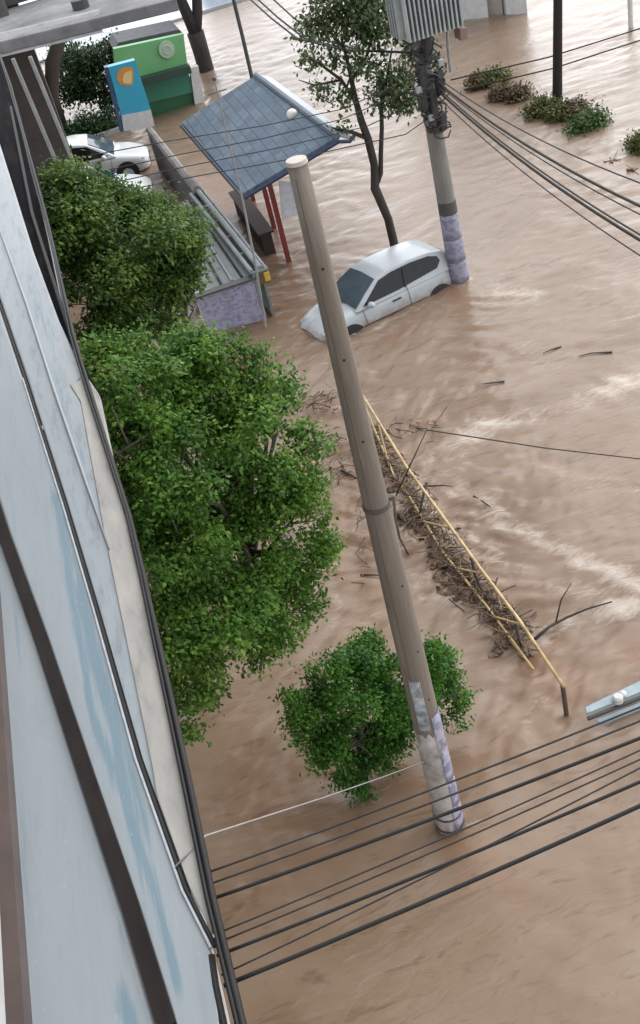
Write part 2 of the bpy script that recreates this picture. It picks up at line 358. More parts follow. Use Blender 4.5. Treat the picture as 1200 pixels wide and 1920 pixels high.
# densely tessellated ledge: one sheet per panel with its own smear attribute
def ledge(name, left, right, mt, z, label=None, t=.05, grime=.2):
    # left/right: functions x(y); from y0 to y1
    y0, y1, fl, fr = left[0], left[1], left[2], right
    yy = np.linspace(y0, y1, 120); nu = 24; rows = []
    for y in yy:
        a, c = fl(y), fr(y); rows.append([(a+(c-a)*u, y, z) for u in np.linspace(0, 1, nu)])
    V = np.array(rows); ny, nx = V.shape[:2]; V = V.reshape(-1, 3); id_ = np.arange(ny*nx).reshape(ny, nx)
    F_ = np.stack([id_[:-1, :-1], id_[:-1, 1:], id_[1:, 1:], id_[1:, :-1]], -1).reshape(-1, 4)
    o = arr_mesh(name, V, F_, mt, bld)
    so = o.modifiers.new('thick', 'SOLIDIFY'); so.thickness = t; so.offset = -1
    if label: o['label'] = label
    sm = np.zeros(len(V))
    P3 = V + 0
    for P, w, s in smears:
        D = dist_poly(P3[:, 0]*1.0, P3[:, 1]*.35, np.array([[p.x, p.y*.35] for p in (atz(x, y, ZM) for x, y in P)]))
        sm = np.maximum(sm, s*np.exp(-(D/w)**2))
    ga = o.data.attributes.new('grime', 'FLOAT', 'POINT'); ga.data.foreach_set('value', np.full(len(V), grime, np.float32))
    at = o.data.attributes.new('smear', 'FLOAT', 'POINT'); at.data.foreach_set('value', sm.astype(np.float32))
    return o
smears = [([(105, 930), (125, 1050), (145, 1180), (170, 1330), (235, 1500), (285, 1660), (330, 1830)], .03, 1.05),
          ([(150, 1120), (185, 1250), (240, 1420), (265, 1540)], .055, .95),
          ([(228, 1880), (250, 1935)], .03, 1.1), ([(30, 430), (80, 600), (150, 860)], .04, .45), ([(70, 420), (110, 560), (190, 860)], .03, .35)]
def interp(P3):
    ys_ = [p.y for p in P3][::-1]; xs_ = [p.x for p in P3][::-1]
    def f(y):
        if y > ys_[-1]:
            return xs_[-1]+(xs_[-1]-xs_[-2])/(ys_[-1]-ys_[-2])*(y-ys_[-1])
        return float(np.interp(y, ys_, xs_))
    return f
fA, fB = interp(A3), interp(B3)
E3 = [atz(x, y, ZM) for x, y in ((-10, 240), (20, 335), (62, 470), (110, 600), (152, 690), (157, 700), (186, 742), (196, 790), (237, 985), (340, 1421), (404, 1775))]
EN = [atz(x, y, ZM) for x, y in ((397, 1776), (399, 1800), (411, 1925))]
yA_end = A3[-1].y
fE = interp(E3); fN = interp(EN)
XW = -1.36
def edgeN(y):   # outer edge of the middle panel: joint A until it meets the rim, then the rim itself
    return (fA(y)-.016) if y > yA_end else fN(y) if y > EN[-1].y else EN[-1].x
yfar = E3[0].y
ledge('ledge_panel', (1.6, yfar, lambda y: min(edgeN(y)-.002, max(XW-.3, fB(y)+.035))), edgeN, M_sheet, ZM)
ledge('ledge_panel', (1.6, 7.2, lambda y: XW-.3), lambda y: max(XW-.29, fB(y)-.035), M_sheet, ZM+.004)
ledge('ledge_panel', (yA_end+.02, yfar, lambda y: max(XW-.3, fA(y)+.016)), lambda y: max(fA(y)+.02, fE(y)-.15) if y < 7.94 else fE(y), M_sheet, ZM, grime=1.0)
ledge('ledge_rim', (yA_end+.02, 7.95, lambda y: max(fA(y)+.018, fE(y)-.149)), lambda y: fE(y)+.004, M_beige, ZM+.008)
jt = MB()
jt.tube([p+Vector((0, 0, .004)) for p in A3[1:]], .010, 6)
jt.build('ledge_joint', M_black, bld)
lip = MB(); lip.tube([p+Vector((-.018, 0, .006)) for p in A3[2:]], .008, 6); lip.build('joint_lip', mat('chipped_lip', (.34, .37, .39), (.24, .26, .28), rough=.6, scale=9), bld)
bb = MB()
for p_, q_ in zip(B3[:-1], B3[1:]):
    sd_ = Vector((.036, .012, 0)); bb.slab([p_-sd_+Vector((0, 0, .035)), p_+sd_+Vector((0, 0, .035)), q_+sd_+Vector((0, 0, .035)), q_-sd_+Vector((0, 0, .035))], (0, 0, -.05))
bb.build('joint_beam', mat('dark_brown_bar', (.012, .0095, .009), (.02, .016, .014), rough=.75, spec=.12, scale=3, stretch=(3, .6, 1)), bld)
seam = MB(); seam.tube([atz(x, y, ZM+.012) for x, y in ((0, 430), (50, 570), (103, 735), (160, 900), (205, 1030))], [.014]*3+[.012, .006], 6); seam.build('ledge_seam', M_sheet, bld, smooth=True)
wl_ = MB()
wl_.box(-9, -1.75, -6, 14.0, -.5, 7.9); wl_.box(-9, -1.365, -6, 14.0, 7.9, 8.0); wl_.box(-9, -1.44, -6, 14.0, 8.0, 8.45); wl_.box(-9, -1.44, -6, 14., 9.9, 11.2)
for y in (-3, -.2, 8.4, 11.2): wl_.box(-9, -1.44, y-.25, y+.25, 8.45, 9.9)
wl_.build('wall', M_wall, bld)
for i, (y0, y1) in enumerate(((-2.75, -.45), (.05, 8.15), (8.65, 10.95))):
    w = MB(); w.box(-1.50, -1.46, y0, y1, 8.45, 9.9)
    wo = w.build('window', M_glassd, bld)
    fr = MB(); fr.box(-1.455, -1.365, y0, y1, 8.004, 8.10) if i == 1 else None
    fr.box(-1.46, -1.42, y0, y1, 8.45, 8.52); fr.box(-1.46, -1.42, y0, y1, 9.83, 9.9)
    for k in range(4): yy = y0+(y1-y0-.06)*k/3; fr.box(-1.455, -1.425, yy, yy+.06, 8.52, 9.83)
    fo = fr.build('window_frame', M_brown, wo)
lw = MB(); lw.box(-1.74, -.63, 1.3, 7.5, 7.80, 7.94); lw.build('ledge_slab', mat('ledge_concrete', (.16, .16, .165), (.11, .11, .115), rough=.85), bld)

# dark awning of the next shop, beyond the ledge
aw = thing('dark_awning', (-1.1, 12, 7.7), 'dark tarred awning with thin grey pipes just beyond the pale painted ledge, left edge', 'awning')
a_ = MB(); ring = [atz(x, y, 7.9) for x, y in ((186, 735), (128, 622), (86, 400), (60, 285), (18, 150), (-25, 60))]
ring = [Vector((p.x-.005, p.y, 7.9)) for p in ring]
a_.slab(ring+[Vector((-1.9, ring[-1].y, 7.9)), Vector((-1.9, ring[0].y, 7.9))], (0, 0, -.12)); a_.build('canopy', mat('tar_black', (.012, .012, .014), (.008, .008, .009), rough=.9, spec=.04, scale=2, c3=(.028, .025, .024), lo=.3, hi=.75, stretch=(3, .5, 1)), aw)
g_ = MB(); g_.tube([atz(x, y, 7.93) for x, y in ((72, 365), (90, 440), (112, 545), (132, 625))], .012, 6)
g_.build('pipe', mat('grey_pipe', (.36, .37, .38), (.28, .29, .3), rough=.4), aw)
g_ = MB(); g_.tube([atz(x, y, 7.95) for x, y in ((20, 200), (60, 400), (110, 560), (158, 705))], .02, 6); g_.build('pipe', M_black, aw)
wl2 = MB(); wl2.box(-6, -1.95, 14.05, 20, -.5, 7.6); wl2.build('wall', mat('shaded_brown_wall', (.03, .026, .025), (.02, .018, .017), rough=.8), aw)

# ------------------------------------------------------------------ concrete slab building, top left
M_conc = mat('weathered_concrete', (.22, .22, .22), (.15, .15, .153), rough=.85, scale=1.3, bump=.3, detail=8, c3=(.085, .085, .09), lo=.3, hi=.75)
M_concl = mat('pale_concrete', (.34, .34, .34), (.27, .27, .27), rough=.85, scale=1.5, bump=.2, detail=8, c3=(.15, .15, .155), lo=.3, hi=.8)
sb = thing('concrete_building', (-2, 30, 0), 'weathered grey concrete roof slab with pale front edge at the top left corner', 'building')
p0, p1 = atz(-60, 120, 6.4), atz(337, 22, 6.4)
yb = 33.2
s_ = MB()
s_.slab([(p0.x-3, p0.y+.9, 6.42), (p1.x, p1.y, 6.42), (p1.x+.25, yb, 6.42), (p0.x-3, yb, 6.42)], (0, 0, .28)); s_.build('roof_slab', M_conc, sb, bevel=.03)
s_ = MB(); q0, q1 = Vector((p0.x-3, p0.y+.9-.02, 6.36)), Vector((p1.x-1.9, p1.y+.5-.02, 6.36))
s_.slab([q0, q1, q1+Vector((.1, .45, .42)), q0+Vector((0, .7, .42))], (0, .12, -.0)); s_.build('fascia', M_concl, sb)
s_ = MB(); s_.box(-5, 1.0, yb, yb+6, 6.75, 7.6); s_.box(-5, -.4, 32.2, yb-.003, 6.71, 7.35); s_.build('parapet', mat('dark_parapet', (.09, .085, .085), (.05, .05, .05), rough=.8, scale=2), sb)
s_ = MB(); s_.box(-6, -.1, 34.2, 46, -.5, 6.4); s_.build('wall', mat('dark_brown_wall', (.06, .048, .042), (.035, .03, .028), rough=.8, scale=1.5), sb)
M_gpipe = mat('galvanised_post', (.24, .25, .25), (.18, .19, .19), rough=.5)
for px in ((24, 110), (56, 106)):
    t_ = atz(*px, 6.4); s_ = MB(); s_.tube([t_, t_+Vector((.28, -.1, -6.7))], .05, 8); s_.build('post', M_gpipe, sb)
s_ = MB(); s_.tube([(1.4, 30.2, 6.7), (1.4, 30.2, 6.92)], .22, 10); s_.box(2.6, 3.5, 30.6, 32.6, 6.70, 7.0); s_.build('roof_vent', mat('vent_dark', (.05, .05, .055), rough=.7), sb)

# ------------------------------------------------------------------ green shop and totem sign
M_lg = mat('light_green_paint', (.12, .34, .13), (.16, .40, .17), rough=.45, scale=.8)
M_mg = mat('teal_green_paint', (.02, .15, .095), (.028, .18, .11), rough=.45, scale=1)
M_dg = mat('dark_green_paint', (.008, .075, .025), (.012, .095, .035), rough=.5, scale=1)
M_grey = mat('grey_metal', (.06, .065, .075), (.09, .095, .105), rough=.7)
gs = thing('green_shop', (4, 44, 0), 'green shop with light green sign band and round white emblem behind blue totem', 'shop')
def pq(px, Y): return [aty(x, y, Y) for x, y in px]
g = MB(); tl, tr, br_, bl = pq(((213, 92), (344, 64), (352, 126), (218, 152)), 43)
g.slab([tl, tr, br_, bl], (0, .3, 0)); g.build('sign_band', M_lg, gs)
g = MB(); g.slab(pq(((262, 160), (352, 134), (366, 172), (270, 195)), 43.3), (0, 3, 0)); g.build('upper_wall', M_mg, gs)
g = MB(); g.slab(pq(((268, 193), (364, 171), (380, 262), (288, 262)), 43.4), (0, 3.5, 0)); g.build('lower_wall', M_dg, gs)
g = MB(); g.slab(pq(((258, 150), (356, 123), (360, 137), (262, 163)), 42.6), (0, 3, 0)); g.build('eave', mat('eave_dark', (.02, .05, .035), rough=.6), gs)
g = MB(); g.slab(pq(((222, 80), (336, 55), (346, 66), (214, 94)), 44.2), (0, 2, 0)); g.build('roof_unit', M_grey, gs)
c_ = aty(313, 93, 42.9); g = MB(); vs = [c_+Vector((.31*math.cos(a), 0, .31*math.sin(a))) for a in np.linspace(0, 2*math.pi, 25)[:-1]]
g.slab(vs, (0, .06, 0)); em = g.build('emblem', mat('pale_emblem', (.36, .47, .36), (.30, .42, .30), rough=.5), gs)
g = MB(); g.tube([c_+Vector((.15*math.cos(a), -.012, .15*math.sin(a))) for a in np.linspace(0, 6.2832, 22)], .02, 6); g.build('emblem_mark', mat('emblem_white', (.5, .54, .5), rough=.5), em)
g = MB(); g.slab(pq(((356, 128), (372, 124), (392, 250), (374, 255)), 43.2), (0, .3, 0)); g.build('pilaster', M_white, gs)
tt = thing('totem_sign', (2.5, 40, 0), 'blue totem sign with orange and yellow emblem and white foot, beside the green shop', 'sign')
M_tb = mat('totem_blue', (.03, .29, .44), (.035, .32, .47), rough=.35, scale=1)
TY = 40.0
g = MB(); g.slab(pq(((203, 126), (253, 113), (283, 206), (228, 217)), TY), (0, .35, 0)); g.build('board', M_tb, tt)
g = MB(); g.slab(pq(((228, 217), (283, 206), (290, 236), (232, 246)), TY-.03), (0, .41, 0)); g.build('foot', M_white, tt)
g = MB(); g.slab(pq(((196, 127), (203, 126), (232, 246), (226, 247)), TY+.005), (0, .33, 0)); g.build('side', mat('totem_side', (.02, .07, .15), rough=.4), tt)
def blob(cx, cy, pts, Y): return [aty(cx+x, cy+y, Y) for x, y in pts]
g = MB(); g.slab(blob(236, 143, [(-17, 6), (-16, -6), (-9, -15), (2, -18), (13, -16), (15, -4), (13, 8), (12, 17), (2, 18), (-9, 16)], TY-.02), (0, .019, 0)); g.build('emblem', mat('emblem_orange', (.50, .21, .045), (.55, .25, .06), rough=.4), tt)
g = MB(); g.slab(blob(237, 144, [(-8, 5), (-4, -6), (3, -10), (9, -11), (10, 0), (10, 12), (3, 13), (-5, 12)], TY-.035), (0, .014, 0)); g.build('emblem', mat('emblem_yellow', (.62, .46, .17), (.62, .52, .25), rough=.4), tt)

# ------------------------------------------------------------------ cars
M_cw = mat('car_white_paint', (.37, .40, .42), (.34, .37, .39), rough=.22, scale=.7)
M_cg = mat('car_grey_paint', (.035, .04, .046), (.03, .034, .04), rough=.5, scale=.7)
M_win = mat('car_glass', (.006, .007, .008), (.012, .013, .015), rough=.08, spec=.3)
M_wins = mat('windscreen_glass', (.05, .07, .085), (.07, .09, .105), rough=.07)
M_tyre = mat('tyre_rubber', (.015, .015, .015), (.025, .023, .02), rough=.8)
M_red = mat('tail_lamp_red', (.28, .02, .03), (.22, .015, .02), rough=.2)
M_lampc = mat('head_lamp_clear', (.55, .57, .6), (.4, .42, .45), rough=.15)
M_trim = mat('dark_trim', (.02, .02, .022), rough=.5)
M_mudl = mat('mud_film', (.30, .22, .16), (.36, .27, .2), rough=.7)
def muddy_paint():
    m = mat('muddied_white_paint', (.37, .40, .42), (.34, .37, .39), rough=.24, scale=.7); n = m.node_tree.nodes; l = m.node_tree.links; b = n['Principled BSDF']
    old = b.inputs['Base Color'].links[0].from_socket; tc = n.new('ShaderNodeTexCoord')
    sp_ = n.new('ShaderNodeSeparateXYZ'); l.new(tc.outputs['Object'], sp_.inputs[0])
    z = n.new('ShaderNodeTexNoise'); z.inputs['Scale'].default_value = 5; z.inputs['Detail'].default_value = 7; l.new(tc.outputs['Object'], z.inputs['Vector'])
    a = n.new('ShaderNodeMath'); a.operation = 'MULTIPLY_ADD'; a.inputs[1].default_value = -.55; l.new(z.outputs['Fac'], a.inputs[0]); l.new(sp_.outputs['Z'], a.inputs[2])
    r = ramp(n, [(0.0, (.6, .6, .6)), (.12, (0, 0, 0))]); o2 = n.new('ShaderNodeMath'); o2.operation = 'ADD'; o2.inputs[1].default_value = .21; l.new(a.outputs[0], o2.inputs[0]); l.new(o2.outputs[0], r.inputs[0])
    mx = n.new('ShaderNodeMix'); mx.data_type = 'RGBA'; l.new(r.outputs[0], mx.inputs[0]); l.new(old, mx.inputs[6]); mx.inputs[7].default_value = (.26, .19, .14, 1); l.new(mx.outputs[2], b.inputs['Base Color'])
    return m
M_cwf = muddy_paint()
def car(root, paint, Mx, sc=1.0, screen=M_wins):
    """hatchback: +x nose, +y its left side; local metres, then placed by matrix Mx"""
    def T(p): return Mx @ (Vector(p)*sc)
    def put(mb, name, mt, par, **k):
        mb.v = [tuple(T(p)) for p in mb.v]; return mb.build(name, mt, par, **k)
    # lower body: rings along x
    st = [(2.00, .42, .30, .52, .60), (1.93, .62, .22, .58, .68), (1.72, .76, .19, .66, .77), (1.35, .815, .18, .78, .88), (.98, .83, .18, .86, .945), (.4, .835, .18, .88, .955),
          (-.4, .84, .18, .90, .97), (-1.1, .835, .19, .92, .99), (-1.5, .81, .22, .93, 1.0), (-1.78, .755, .27, .92, .99), (-1.92, .66, .34, .86, .95), (-1.96, .5, .42, .8, .88)]
    vs = []; fs = []; K = 14
    for x, w, z0, zs, zb in st:
        half = [(0, z0), (w*.72, z0), (w*.95, z0+.07), (w, z0+.28), (w*.985, zs-.06), (w*.93, zs+.02), (w*.78, zb-.004), (0, zb+.03)]
        ring = [(x, y, z) for y, z in half] + [(x, -y, z) for y, z in half[-2:0:-1]]
        vs += ring
    for i in range(len(st)-1):
        for k in range(K): fs.append((i*K+k, i*K+(k+1) % K, (i+1)*K+(k+1) % K, (i+1)*K+k))
    fs += [tuple(range(K)), tuple((len(st)-1)*K+k for k in range(K-1, -1, -1))]
    mb = MB(); mb.add(vs, fs); body = put(mb, 'body', paint, root, smooth=True)
    su = body.modifiers.new('sub', 'SUBSURF'); su.levels = 2; su.render_levels = 2
    # greenhouse
    def yz(z): return .79-(max(z, .9)-.93)/.49*.19
    prof = [(1.02, .90), (.62, 1.18), (.22, 1.40), (-.1, 1.465), (-.7, 1.485), (-1.25, 1.45), (-1.58, 1.385), (-1.78, 1.18), (-1.90, .93)]
    vs = []; fs = []
    for x, z in prof:
        y = yz(z); vs += [(x, y, z), (x, y*.5, z+.03), (x, 0, z+.04), (x, -y*.5, z+.03), (x, -y, z)]
    n_ = len(prof)
    for i in range(n_-1):
        for k in range(4): fs.append((i*5+k, i*5+k+1, (i+1)*5+k+1, (i+1)*5+k))
    fs += [tuple(i*5 for i in range(n_)), tuple(i*5+4 for i in range(n_-1, -1, -1))]
    mb = MB(); mb.add(vs, fs); roof = put(mb, 'roof', paint, root, smooth=True, bevel=.035*sc, seg=3)
    if len(paint.name) and True: pass
    for s in (1, -1):
        gl = [(.80, .965), (.22, 1.345), (-.15, 1.405), (-.7, 1.42), (-1.2, 1.385), (-1.42, 1.31), (-1.46, 1.20), (-1.32, 1.07), (-.2, .985)]
        mb = MB(); ps = [(x, s*(yz(z)+.012), z) for x, z in gl]
        mb.slab(ps if s > 0 else ps[::-1], (0, -s*.02, 0)); so = put(mb, 'side_window', M_win, root)
        mb = MB(); mb.tube([(-.38, s*(yz(.98)+.02), .98), (-.42, s*(yz(1.2)+.02), 1.2), (-.47, s*(yz(1.4)+.018), 1.405)], .026*1, 6); put(mb, 'door_pillar', M_trim, so)
        mb = MB(); mb.ball((0, 0, 0), 1, 1, 12, 8); mb.v = [(.66+.085*x, s*(.93+.11*y), .99+.075*z) for x, y, z in mb.v]; mb.tube([(.68, s*.76, .95), (.67, s*.9, .97)], .03, 6); put(mb, 'mirror', paint, root, smooth=True)
        mb = MB(); mb.tube([(.05, s*.842, .80), (-.18, s*.845, .805)], .02, 6); put(mb, 'door_handle', M_trim, root)
        mb = MB(); mb.tube([(.86, s*.775, .93), (.84, s*.838, .80), (.80, s*.842, .5), (.74, s*.83, .27)], .006, 4); mb.tube([(-.40, s*.80, .965), (-.40, s*.845, .84), (-.42, s*.848, .5), (-.46, s*.835, .27)], .006, 4); mb.tube([(.90, s*.842, .52), (-.86, s*.848, .53)], .013, 5); put(mb, 'door_seam', M_trim, root)
        for x in (1.24, -1.25):
            mb = MB(); mb.tube([(x, s*.62, .32), (x, s*.838, .32)], .365, 22); wa = put(mb, 'wheel_arch', M_trim, root)
            mb = MB(); mb.tube([(x, s*.66, .29), (x, s*.85, .29)], .295, 20); wh = put(mb, 'wheel', M_tyre, root, smooth=False)
            mb = MB(); mb.tube([(x, s*.80, .29), (x, s*.858, .29)], .19, 16); put(mb, 'rim', M_lampc, wh)
        mb = MB(); ps = [(-1.86, s*.60, 1.02), (-1.70, s*.765, 1.02), (-1.74, s*.79, .80), (-1.93, s*.67, .78)]
        mb.slab([Vector(p)+Vector((-.025, s*.03, 0)) for p in ps], (.05, -s*.05, 0)); put(mb, 'tail_light', M_red, root, bevel=.01)
        mb = MB(); mb.ball((0, 0, 0), 1, 1, 12, 8); mb.v = [(1.74+.15*x, s*(.555+.14*y), .615+.07*z) for x, y, z in mb.v]; put(mb, 'headlight', M_lampc, root, smooth=True)
    def band(rows, off):
        mb = MB()
        for (xa, za, wa), (xb, zb, wb) in zip(rows[:-1], rows[1:]):
            a0, a1 = (xa, -wa, za), (xa, wa, za); am = (xa, 0, za+.034*(1)); b0, b1 = (xb, -wb, zb), (xb, wb, zb); bm = (xb, 0, zb+.034)
            o_ = Vector(off); mb.slab([Vector(a0)+o_, Vector(am)+o_, Vector(bm)+o_, Vector(b0)+o_], -o_*1.6); mb.slab([Vector(am)+o_, Vector(a1)+o_, Vector(b1)+o_, Vector(bm)+o_], -o_*1.6)
        return mb
    put(band([(.97, .94, .70), (.60, 1.195, .63), (.265, 1.378, .55)], (.016, 0, .022)), 'windscreen', screen, root)
    put(band([(-1.62, 1.33, .54), (-1.775, 1.17, .60), (-1.85, 1.02, .66)], (-.03, 0, .012)), 'rear_window', M_win, root)
    mb = MB(); mb.tube([(.93, .5, .965), (1.0, 0, .985), (.93, -.5, .965)], .022, 6); put(mb, 'wiper', M_trim, root)
    mb = MB(); mb.box(1.985, 2.02, -.36, .36, .40, .50); put(mb, 'grille', M_trim, root)
    return root
def place(loc, yaw, pitch, roll):
    cz, sz = math.cos(yaw), math.sin(yaw)
    Rz = Matrix(((cz, -sz, 0), (sz, cz, 0), (0, 0, 1)))
    Ry = Matrix(((math.cos(pitch), 0, math.sin(pitch)), (0, 1, 0), (-math.sin(pitch), 0, math.cos(pitch))))
    Rx = Matrix(((1, 0, 0), (0, math.cos(roll), -math.sin(roll)), (0, math.sin(roll), math.cos(roll))))
    return Matrix.Translation(loc) @ (Rz@Ry@Rx).to_4x4()
c1 = thing('flooded_car', (5.5, 22.4, 0), 'white hatchback half sunk and floating in the brown flood beside the postered power pole', 'car')
car(c1, M_cwf, place((5.68, 22.78, -.56), 3.36, -.012, .06), 1.0)
M_cw2 = mat('car_bright_white', (.62, .64, .65), (.58, .60, .61), rough=.22, scale=.7)
c2 = thing('parked_car', (.9, 38.2, 0), 'farther white car in the lot, right under the blue totem sign', 'car')
pc = atz(160, 268, 1.55); car(c2, M_cw2, place((pc.x-.22, pc.y+1.2, -.2), R(-6), .03, 0), 1.1)
c3 = thing('parked_car', (1.5, 35, 0), 'second white car, nearer the fence, half hidden by the leafy tree top', 'car')
pc = atz(205, 312, 1.4); car(c3, M_cw2, place((pc.x-1.0, pc.y+.1, -.05), R(-6), .02, 0), 1.05, M_win)

# ------------------------------------------------------------------ boundary fence with poster wall
fn = thing('boundary_fence', (2.9, 24, 0), 'grey boundary fence with pale top rail and postered end wall, left of the blue-roofed kiosk', 'fence')
M_rail = mat('pale_metal', (.22, .25, .265), (.15, .17, .18), rough=.45, scale=2)
M_poster = paper_mat('poster_paper', (.33, .32, .42), (.13, .12, .25), 9, 13, .5)
f0, f1 = atz(276, 246, 1.3), atz(487, 505, 1.3)
f0 = Vector((2.62, f0.y, 1.3)); f1 = Vector((3.22, f1.y, 1.3)); dirf = (f1-f0).normalized(); nor = Vector((-dirf.y, dirf.x, 0))*-1
fm = f0.lerp(f1, .52)
g = MB(); g.tube([f0, fm], .13, 8); g.build('top_rail', mat('mossy_coping', (.24, .225, .215), (.15, .14, .135), rough=.85, scale=2, bump=.3), fn)
g = MB(); g.tube([fm, f1+Vector((0, 0, .02))], .075, 8); g.build('top_rail', M_rail, fn)
g = MB(); g.tube([fm+Vector((-.22, 0, -.04)), f1+Vector((-.22, 0, 0))], .055, 8); g.tube([fm+Vector((.16, 0, -.10)), f1+Vector((.14, 0, -.06))], .05, 8); g.build('mid_rail', M_rail, fn)
g = MB(); g.slab([f0+Vector((0, 0, -.1)), fm+Vector((0, 0, -.1)), fm+Vector((0, 0, -1.6)), f0+Vector((0, 0, -1.6))], (-.1, 0, 0)); g.build('lower_wall', mat('dark_fence_wall', (.11, .10, .10), (.06, .06, .06), rough=.85), fn)
g = MB(); g.slab([fm+Vector((.05, 0, -.12)), f1+Vector((.05, .05, -.12)), f1+Vector((.05, .05, -1.6)), fm+Vector((.05, 0, -1.6))], (-.06, 0, 0)); g.build('sheet_panel', mat('grey_green_sheet', (.12, .15, .15), (.18, .21, .21), rough=.5, scale=3, stretch=(1, 5, 1)), fn)
rf_ = [Vector((1.75, 30.2, 1.0)), Vector((2.85, 30.2, 1.14)), Vector((3.10, 24.05, 1.14)), Vector((1.55, 24.1, 1.02))]
g = MB(); g.slab(rf_, (0, 0, -.05)); g.build('roof_sheet', mat('grey_green_roof', (.085, .10, .095), (.13, .145, .14), rough=.5, scale=2.5, stretch=(6, .6, 1), c3=(.05, .055, .055), lo=.3, hi=.75), fn)
for k in range(4):
    u = .45+.17*k; a_ = rf_[0].lerp(rf_[1], u); c_ = rf_[3].lerp(rf_[2], u); g = MB(); g.tube([a_+Vector((0, 0, .03)), c_+Vector((0, 0, .03))], .03, 6); g.build('roof_bar', M_rail if k % 2 else M_black, fn)
for k in range(6):
    p = fm.lerp(f1, k/5); g = MB(); g.tube([p+Vector((-.2, 0, .0)), p+Vector((-.2, 0, -1.6))], .035, 6); g.tube([p+Vector((-.26, 0, -.02)), p+Vector((.16, 0, -.05))], .03, 6); g.build('fence_post', M_rail, fn)
YP = 23.9
pw = [Vector((1.55, YP+.12, 1.10)), Vector((3.06, YP-.1, 1.10)), Vector((3.06, YP-.1, -.6)), Vector((1.55, YP+.12, -.6))]
g = MB(); g.slab(pw, (0, .16, 0)); g.build('end_wall', M_wall, fn)
g = MB(); g.box(1.5, 3.15, YP-.14, YP+.1, 1.10, 1.15); g.build('wall_cap', mat('dark_cap', (.07, .07, .07), rough=.7), fn)
for a, b_ in ((.03, .48), (.50, .72), (.74, .98)):
    P = lambda u, z: Vector((1.55+1.51*u, YP+.12-.22*u-.012, z))
    g = MB(); g.slab([P(a, 1.07), P(b_, 1.07), P(b_, .02), P(a, .02)], (0, .01, 0)); g.build('poster', M_poster, fn)
lb = thing('lamp_box', (3.25, 23.9, 1.2), 'small olive and amber lamp box on the corner of the postered fence wall', 'lamp')
g = MB(); g.obox((3.24, YP-.05, 1.10), (.14, 0, 0), (0, .12, 0), (0, 0, .17)); g.build('housing', mat('olive_housing', (.10, .085, .02), (.06, .05, .02), rough=.5), lb, bevel=.02)
g = MB(); g.obox((3.32, YP-.10, 1.10), (.07, 0, 0), (0, .09, 0), (0, 0, .12)); g.build('lens', mat('amber_lens', (.55, .33, .06), rough=.25), lb, bevel=.02)

# ------------------------------------------------------------------ kiosk with blue tiled roof
def tile_mat():
    m, n, l, b = new_mat('blue_grey_tiles'); tc = nd(n, 'ShaderNodeTexCoord')
    nz = nd(n, 'ShaderNodeTexNoise'); nz.inputs['Scale'].default_value = 1.1; nz.inputs['Detail'].default_value = 7; nz.inputs['Roughness'].default_value = .7; l.new(tc.outputs['Object'], nz.inputs['Vector'])
    mpb = nd(n, 'ShaderNodeMapping'); mpb.inputs['Rotation'].default_value = (0, 0, math.pi/2); l.new(tc.outputs['Object'], mpb.inputs[0])
    w2 = nd(n, 'ShaderNodeTexBrick'); w2.inputs['Scale'].default_value = 1; w2.inputs['Brick Width'].default_value = .42; w2.inputs['Row Height'].default_value = .24; w2.inputs['Mortar Size'].default_value = .02; w2.inputs['Mortar Smooth'].default_value = .5
    w2.inputs['Color1'].default_value = (.062, .098, .142, 1); w2.inputs['Color2'].default_value = (.098, .138, .182, 1); w2.inputs['Mortar'].default_value = (.055, .08, .115, 1); l.new(mpb.outputs[0], w2.inputs['Vector'])
    r1 = ramp(n, [(.3, (.68, .70, .70)), (.55, (1, 1, 1)), (.75, (1.25, 1.25, 1.2))]); l.new(nz.outputs['Fac'], r1.inputs[0])
    mu2 = nd(n, 'ShaderNodeMix', data_type='RGBA', blend_type='MULTIPLY'); mu2.inputs[0].default_value = 1; l.new(w2.outputs['Color'], mu2.inputs[6]); l.new(r1.outputs[0], mu2.inputs[7])
    l.new(mu2.outputs[2], b.inputs['Base Color']); b.inputs['Roughness'].default_value = .75
    bp = nd(n, 'ShaderNodeBump'); bp.inputs['Strength'].default_value = .5; bp.inputs['Distance'].default_value = -.03; l.new(w2.outputs['Fac'], bp.inputs['Height']); l.new(bp.outputs[0], b.inputs['Normal'])
    return m
kk = thing('roofed_kiosk', (4.6, 28.5, 0), 'open kiosk with blue-grey tiled sloping roof and red posts, standing in the flood', 'kiosk')
KL, KB, KR, KT = atz(340, 229, 2.6), atz(456, 362, 2.6), atz(632, 256, 3.4), atz(480, 141, 3.4)
g = MB(); g.slab([KL, KB, KR, KT], (0, 0, -.09)); g.build('roof', tile_mat(), kk)
M_rid = mat('ridge_lead', (.24, .27, .30), (.30, .33, .36), rough=.4)
g = MB(); g.tube([KT, KR], .09, 8); g.build('ridge_cap', mat('ridge_dark', (.09, .12, .16), rough=.5), kk)
g = MB(); g.slab([KT+Vector((.1, 0, 0)), KR+Vector((.1, -.0, 0)), KR+Vector((.42, 0, -.18)), KT+Vector((.42, 0, -.18))], (0, 0, -.06)); g.build('rear_slope', M_rid, kk)
g = MB(); g.tube([KB+Vector((0, -.02, -.12)), KR+Vector((0, -.02, -.12))], .055, 6); g.tube([KR+Vector((0, -.02, -.12)), KR+Vector((.28, -.02, -.2)), KR+Vector((.42, .0, -.1))], .05, 6); g.build('eave_trim', mat('dark_blue_trim', (.03, .04, .09), rough=.5), kk)
g = MB(); g.tube([KL+Vector((-.03, 0, -.1)), KB+Vector((-.03, 0, -.1))], .06, 6); g.build('gutter', mat('grey_gutter', (.05, .06, .07), rough=.5), kk)  # gutter colour darkened to paint in the shadow under the left eave
M_redp = mat('red_paint', (.20, .025, .022), (.14, .02, .018), rough=.5, scale=2)
